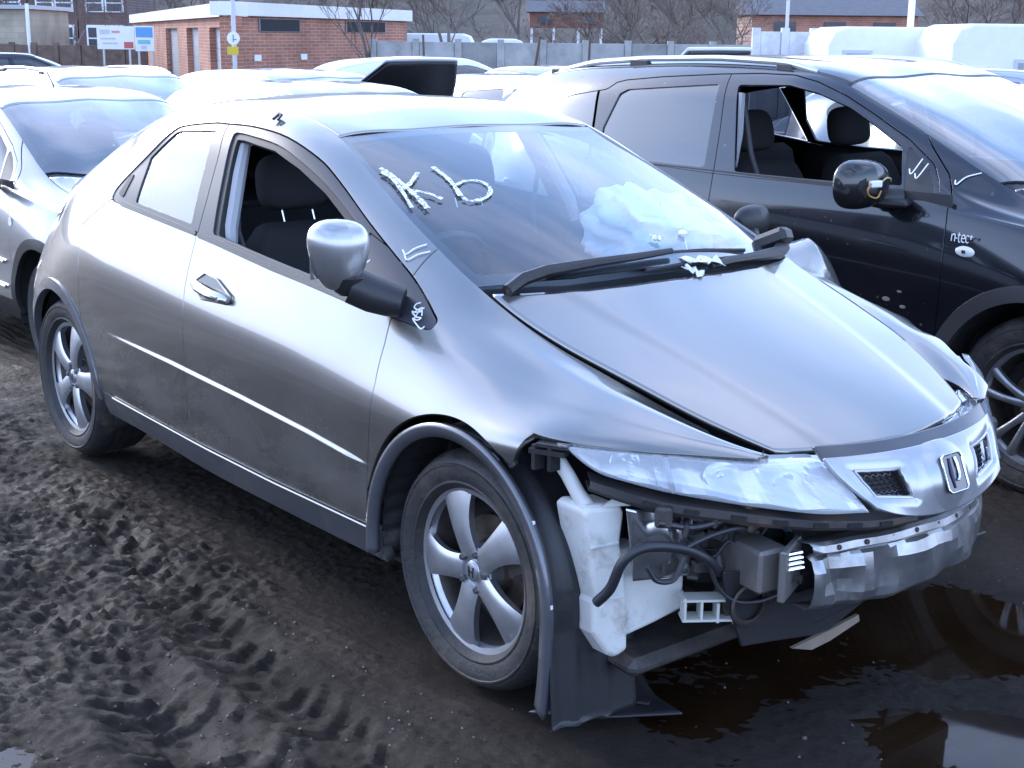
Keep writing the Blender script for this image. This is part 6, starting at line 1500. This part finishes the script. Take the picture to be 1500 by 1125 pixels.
    if rails:
        for sd in (-1,1):
            pts = [(x, sd*np.interp(x,[-1.9,-1.3,-.5,.1],[.49,.545,.575,.58]), float(np.interp(x,[-1.9,-1.7,-1.4,-1.0,-.5,-.1,.08],[1.425,1.485,1.535,1.56,1.572,1.560,1.525]))) for x in np.linspace(-1.9,.08,26)]
            b = MB(); b.tube(pts, [.008]+[.015]*24+[.008], 10); rl = b.build('roof_rail', mat('rail_alloy',(.62,.63,.65),.3,metal=.8), car, smooth=True)
            for x in (-1.72,-1.05,-.1):
                y = sd*np.interp(x,[-1.9,-1.3,-.5,.1],[.49,.545,.575,.58]); z = np.interp(x,[-1.9,-1.2,-.5,.1],[1.44,1.515,1.537,1.51])
                bb = MB(); bb.box((x,y,z+.012),(.13 if x==-1.05 else .10,.032,.05),None,.008); bb.build('rail_foot', BLACK, rl)
    for wx, wy in ((A1,-1),(A0,-1),(A1,1),(A0,1)):
        if wy in wheels: make_wheel(car, (wx[0], wy*.815, .335), wy, tyre, .225, .215, rim or RIM, 5, R(18), emblem=False, style=wheel_style)
        bl = MB(); V=[]; F=[]
        for i in range(25):
            a = R(-15)+R(210)*i/24
            for y in (.86,.5): V.append((wx[0]+.40*math.cos(a), wy*y, .35+.40*math.sin(a)))
        for i in range(24): F.append([2*i,2*i+1,2*i+3,2*i+2])
        n_ = len(V); V.append((wx[0],wy*.5,.35)); F += [[2*i+1,n_,2*i+3] for i in range(24)]
        bl.add(V,F).build('wheel_liner', UNDER, car)
    return car

# ---------------------------------------------------------------- the dark crossover beside it
DARKP = paint('dark_metallic', (.010,.011,.016), .4, .16, dust=.10, dustcol=(.10,.09,.08), dlo=.2, dhi=1.2, spots=.7)
DRIM = mat('grey_alloy', (.34,.34,.35), .35, metal=.8, var=.2, vscale=10, dirt=(.13,.10,.085), dscale=6, dlow=.55)
suv = make_car('dark_crossover', 'dark blue-black crossover with silver roof rails and an open driver window', SUV_AT, DARKP, nx=221, nv=(88,22), rails=True, wheels=(-1,1), open_front_window=True, rim=DRIM, arch_mat=mat('arch_black',(.03,.03,.034),.5), far_glass=glass('far_glass',(.42,.47,.52),1.5,1.0,film=.03), wheel_style='split')
# door mirror with its cover missing: ribbed black shell, wiring and a white plug showing
MX, MY, MZ = .66, -1.00, 1.115
sm = car_mirror(suv, (MX,MY,MZ), mat('gloss_black',(.012,.012,.014),.18,coat=.6), -1, 1.0, dims=(.085,.135,.095))
b = MB(); b.tube([(MX-.01,MY+.09,MZ-.045),(.70,-.90,1.055),(.76,-.85,1.06)],[.05,.04,.035],10); b.build('mirror_arm', BLACK, sm, smooth=True)
b = MB(); b.box((.73,-.895,1.045),(.16,.10,.03),Matrix.Rotation(R(20),3,'Z'),.01); b.build('mirror_foot', BLACK, sm)
for k in range(4): o = MB().box((0,0,0),(.02,.028,.006),None,.002).build('shell_rib', MATS['satin_trim'], sm); o.location=(MX+.045-.006*abs(k-1.5),MY-.085+k*.05,MZ+.078-.010*abs(k-1.5)); o.rotation_euler=(0,R(35),0)
b = MB(); b.lathe([(0,.004),(.03,.003),(.052,-.002),(.058,-.012)],24,axis='x'); o = b.build('motor_recess', UNDER, sm, smooth=True); o.location=(MX+.072,MY-.005,MZ-.005); o.scale=(1,1.5,.95)
b = MB(); b.box((0,0,0),(.022,.055,.026),None,.004); o = b.build('plug', WHITEPAINT, sm); o.location=(MX+.088,MY-.02,MZ+.008); o.rotation_euler=(0,0,R(-12))
for pts, mm in (([(MX+.09,MY-.05,MZ+.01),(MX+.095,MY-.075,MZ-.01),(MX+.09,MY-.055,MZ-.035),(MX+.092,MY-.01,MZ-.045),(MX+.09,MY+.015,MZ-.02)], mat('wire_orange',(.45,.22,.06),.5)),([(MX+.09,MY+.01,MZ+.012),(MX+.095,MY+.035,MZ+.028),(MX+.085,MY+.075,MZ+.024),(MX+.07,MY+.10,MZ+.01)], mat('wire_yellow',(.5,.42,.2),.5))):
    MB().tube(smooth_poly(pts,5,closed=False),.0035,6).build('wire', mm, sm, smooth=True)
def suv_pt(x, h, z): return (x, -h, z)
for pts in ([(.739,.792,1.164),(.757,.803,1.147),(.764,.745,1.203)],[(.770,.798,1.149),(.787,.808,1.133),(.795,.750,1.187)]):
    ribbon('chalk_tick', [suv_pt(*p_) for p_ in pts], .005, WHITEPAINT, suv, (.2,-.85,.5), up=.012)
ribbon('chalk_tick', [suv_pt(.919,.750,1.134),suv_pt(.931,.762,1.119),suv_pt(.948,.722,1.147),suv_pt(.985,.680,1.163)], .005, WHITEPAINT, suv, (.35,-.65,.68), up=.006)
# wing lettering n-tec+ and oval side repeater
def letter(strokes, x0, z0, s_, w_=.0042):
    for st_ in strokes:
        pts = [(x0+a*s_, -.884-.0, z0+b_*s_) for a,b_ in st_]
        ribbon('badge_letter', pts, w_, mat('badge_white',(.80,.80,.80),.3), suv, (.08,-.97,.22), up=.017, thick=.002)
s_ = .030; x0, z0 = 1.020, .922
LET = [[[(0,0),(.05,.75)],[(.03,.5),(.25,.75),(.42,.6),(.38,0)]], [[(.50,.35),(.72,.38)]], [[(.88,.95),(.84,.15),(.95,.0),(1.08,.05)],[(.72,.68),(1.08,.70)]],
       [[(1.20,.38),(1.55,.42),(1.50,.68),(1.32,.74),(1.18,.5),(1.2,.15),(1.38,0),(1.56,.08)]], [[(2.02,.65),(1.86,.74),(1.68,.55),(1.68,.18),(1.84,0),(2.02,.1)]], [[(2.28,.85),(2.26,.40)],[(2.10,.62),(2.46,.66)]]]
for L_ in LET: letter(L_, x0, z0, s_*1.25)
b = MB(); b.lathe([(0,.008),(.5,.006),(.85,.003),(1,0)],28,axis='y',sgn=-1); o = b.build('side_repeater', mat('repeater_white',(.75,.75,.74),.2,coat=.5), suv, smooth=True); o.location=(1.075,-.886,.890); o.scale=(.042,1,.021)
b = MB(); b.box((0,0,0),(.014,.004,.012)); q = b.build('repeater_mark', BLACK, suv); q.location=(1.075,-.896,.890)
# strip of broken glass left in the door, dents
b = MB(); b.tube([(-.255,-.735,1.10),(-.262,-.70,1.25),(-.285,-.665,1.42)],[.028,.030,.024],8); b.build('pillar_trim', LIGHTTRIM, suv, smooth=True)
b = MB(); b.tube([(-.255,.735,1.10),(-.262,.70,1.25),(-.285,.665,1.42)],[.028,.030,.024],8); b.build('pillar_trim', LIGHTTRIM, suv, smooth=True)
b = MB(); b.box((-1.215,-.615,1.465),(.03,.012,.03),None,.004); b.build('fuel_catch', BLACK, suv)

b = MB(); b.tube([(-.30,-.62,1.38),(-.26,-.60,1.15),(-.20,-.52,.86)],[.012]*3,6); b.build('seat_belt', mat('belt_grey',(.10,.10,.11),.7), suv)
for (x_,z_,r_) in ((.70,.80,.010),(.78,.76,.008),(.84,.77,.012),(.80,.70,.014),(.74,.66,.016),(.82,.64,.012),(.62,.86,.008),(.55,.78,.008),(.71,.58,.012),(.88,.72,.008)):
    o = MB().lathe([(0,.0012),(r_*.7,.001),(r_,0)],10,axis='y',sgn=-1).build('dried_spot', mat('mud_splash',(.20,.17,.14),.9), suv); o.location=(x_,-.8885,z_); o.scale=(1.2,1,.6)
# ---------------------------------------------------------------- the other parked cars
SILV1 = paint('silver_a', (.38,.38,.375), .75, .30, dust=.25, dhi=.9)
SILV2 = paint('silver_b', (.28,.30,.34), .75, .30, dust=.3, dhi=.9)
SILV3 = paint('silver_c', (.38,.39,.41), .7, .32, dust=.25, dhi=.9)
PALEG = paint('pale_grey', (.30,.31,.32), .7, .3, dust=.25, dhi=.9)
CG = 'cars parked in the rows behind'
lc = make_car('silver_hatchback', 'silver hatchback at the left edge behind the tail of the grey hatchback', (-4.76,.63,-.21), SILV1, CG, nx=151, nv=(70,18), scale=(.92,.912,.954), yaw=.032, wheels=(-1,1), glassm=glass('mid_glass',(.40,.44,.46),1.52,1.3,film=.03))
lm = car_mirror(lc, (.80,-1.01,1.12), BLACK, -1); MB().tube([(.80,-.96,1.06),(.82,-.86,1.06)],[.04,.03],8).build('mirror_arm', BLACK, lm, smooth=True)
lm = car_mirror(lc, (.80,1.01,1.12), SILV1, 1); MB().tube([(.80,.96,1.06),(.82,.86,1.06)],[.04,.03],8).build('mirror_arm', BLACK, lm, smooth=True)
for z in (.62,.47): MB().tube([(-.9,-.895,z+.03),(.2,-.897,z+.01),(.88,-.895,z-.01)],.012,8).build('rubbing_strip', CHROME, lc, smooth=True)
b = MB(); b.lathe([(0,0),(.035,0),(.035,-.003),(0,-.003)],24,axis='x'); o = b.build('tax_disc', mat('disc_print',(.55,.62,.55),.5), lc); o.location=(.665,.22,1.345); o.rotation_euler=(0,R(-24),0)
MB().tube([(-.28,0,1.575),(-.42,0,1.70)],[.006,.003],6).build('aerial', BLACK, lc, smooth=True)
b = MB(); b.lathe([(0,0),(.02,-.004),(.026,0)],16); o = b.build('side_repeater', WHITEPAINT, lc); o.location=(1.02,-.893,.86)
make_car('silver_estate', 'pale silver estate car with roof rails behind the left hatchback', (-7.85,2.2,-.22), SILV3, CG, nx=101, nv=(50,14), scale=(1,.95,.99), rails=True, wheels=(), yaw=.02)
make_car('silver_car', 'silver car with its bonnet propped open in the second row', (-7.75,4.15,-.22), SILV2, CG, nx=101, nv=(50,14), scale=(.95,.95,.97), wheels=(), bonnet_open=R(63), yaw=.02, glassm=MATS['mid_glass'])
make_car('pale_hatchback', 'pale grey hatchback whose roof shows just above the grey hatchback', (-5.1,2.85,-.21), PALEG, CG, nx=101, nv=(50,14), scale=(.95,.92,.95), wheels=(), yaw=.02)
make_car('silver_saloon', 'silver car showing between the raised bonnet and the dark crossover', (-7.4,6.7,-.22), SILV3, CG, nx=91, nv=(44,12), scale=(.95,.95,.93), wheels=())
make_car('white_car', 'white car with a raised bonnet behind the roof of the dark crossover', (-5.6,5.75,-.20), paint('white_solid',(.72,.72,.72),.0,.35), CG, nx=91, nv=(44,12), scale=(.95,.95,.95), wheels=(), bonnet_open=R(80))
make_car('dark_car', 'dark car at the right edge behind the crossover windscreen', (.15,5.5,-.10), DARKP, CG, nx=91, nv=(44,12), scale=(.95,.95,.93), wheels=())
make_car('grey_car', 'grey car roof in front of the white caravans', (-3.6,9.3,-.25), SILV2, CG, nx=81, nv=(40,10), scale=(.95,.95,.95), wheels=())
make_car('black_car', 'small dark car far left in front of the timber fence', tuple(yard(33,lat(48,33),GZ)), DARKP, CG, nx=81, nv=(40,10), scale=(.9,.9,.9), wheels=(), yaw=FY-R(70))
make_car('white_van_car', 'white car far behind the raised bonnet near the concrete fence', tuple(yard(22,lat(655,22),GZ)), MATS['white_solid'], CG, nx=71, nv=(36,10), scale=(.95,.95,1.0), wheels=(), yaw=FY-R(60))
make_car('blue_grey_car', 'blue grey car in front of the concrete fence left of the crossover', tuple(yard(20,lat(770,20),GZ)), SILV2, CG, nx=71, nv=(36,10), scale=(.95,.95,.95), wheels=(), yaw=FY+R(40))
make_car('silver_wreck', 'silver car nose on before the white caravans', tuple(yard(17,lat(1330,17),GZ)), SILV3, CG, nx=71, nv=(36,10), scale=(.95,.95,1.0), wheels=(), yaw=FY+R(120))
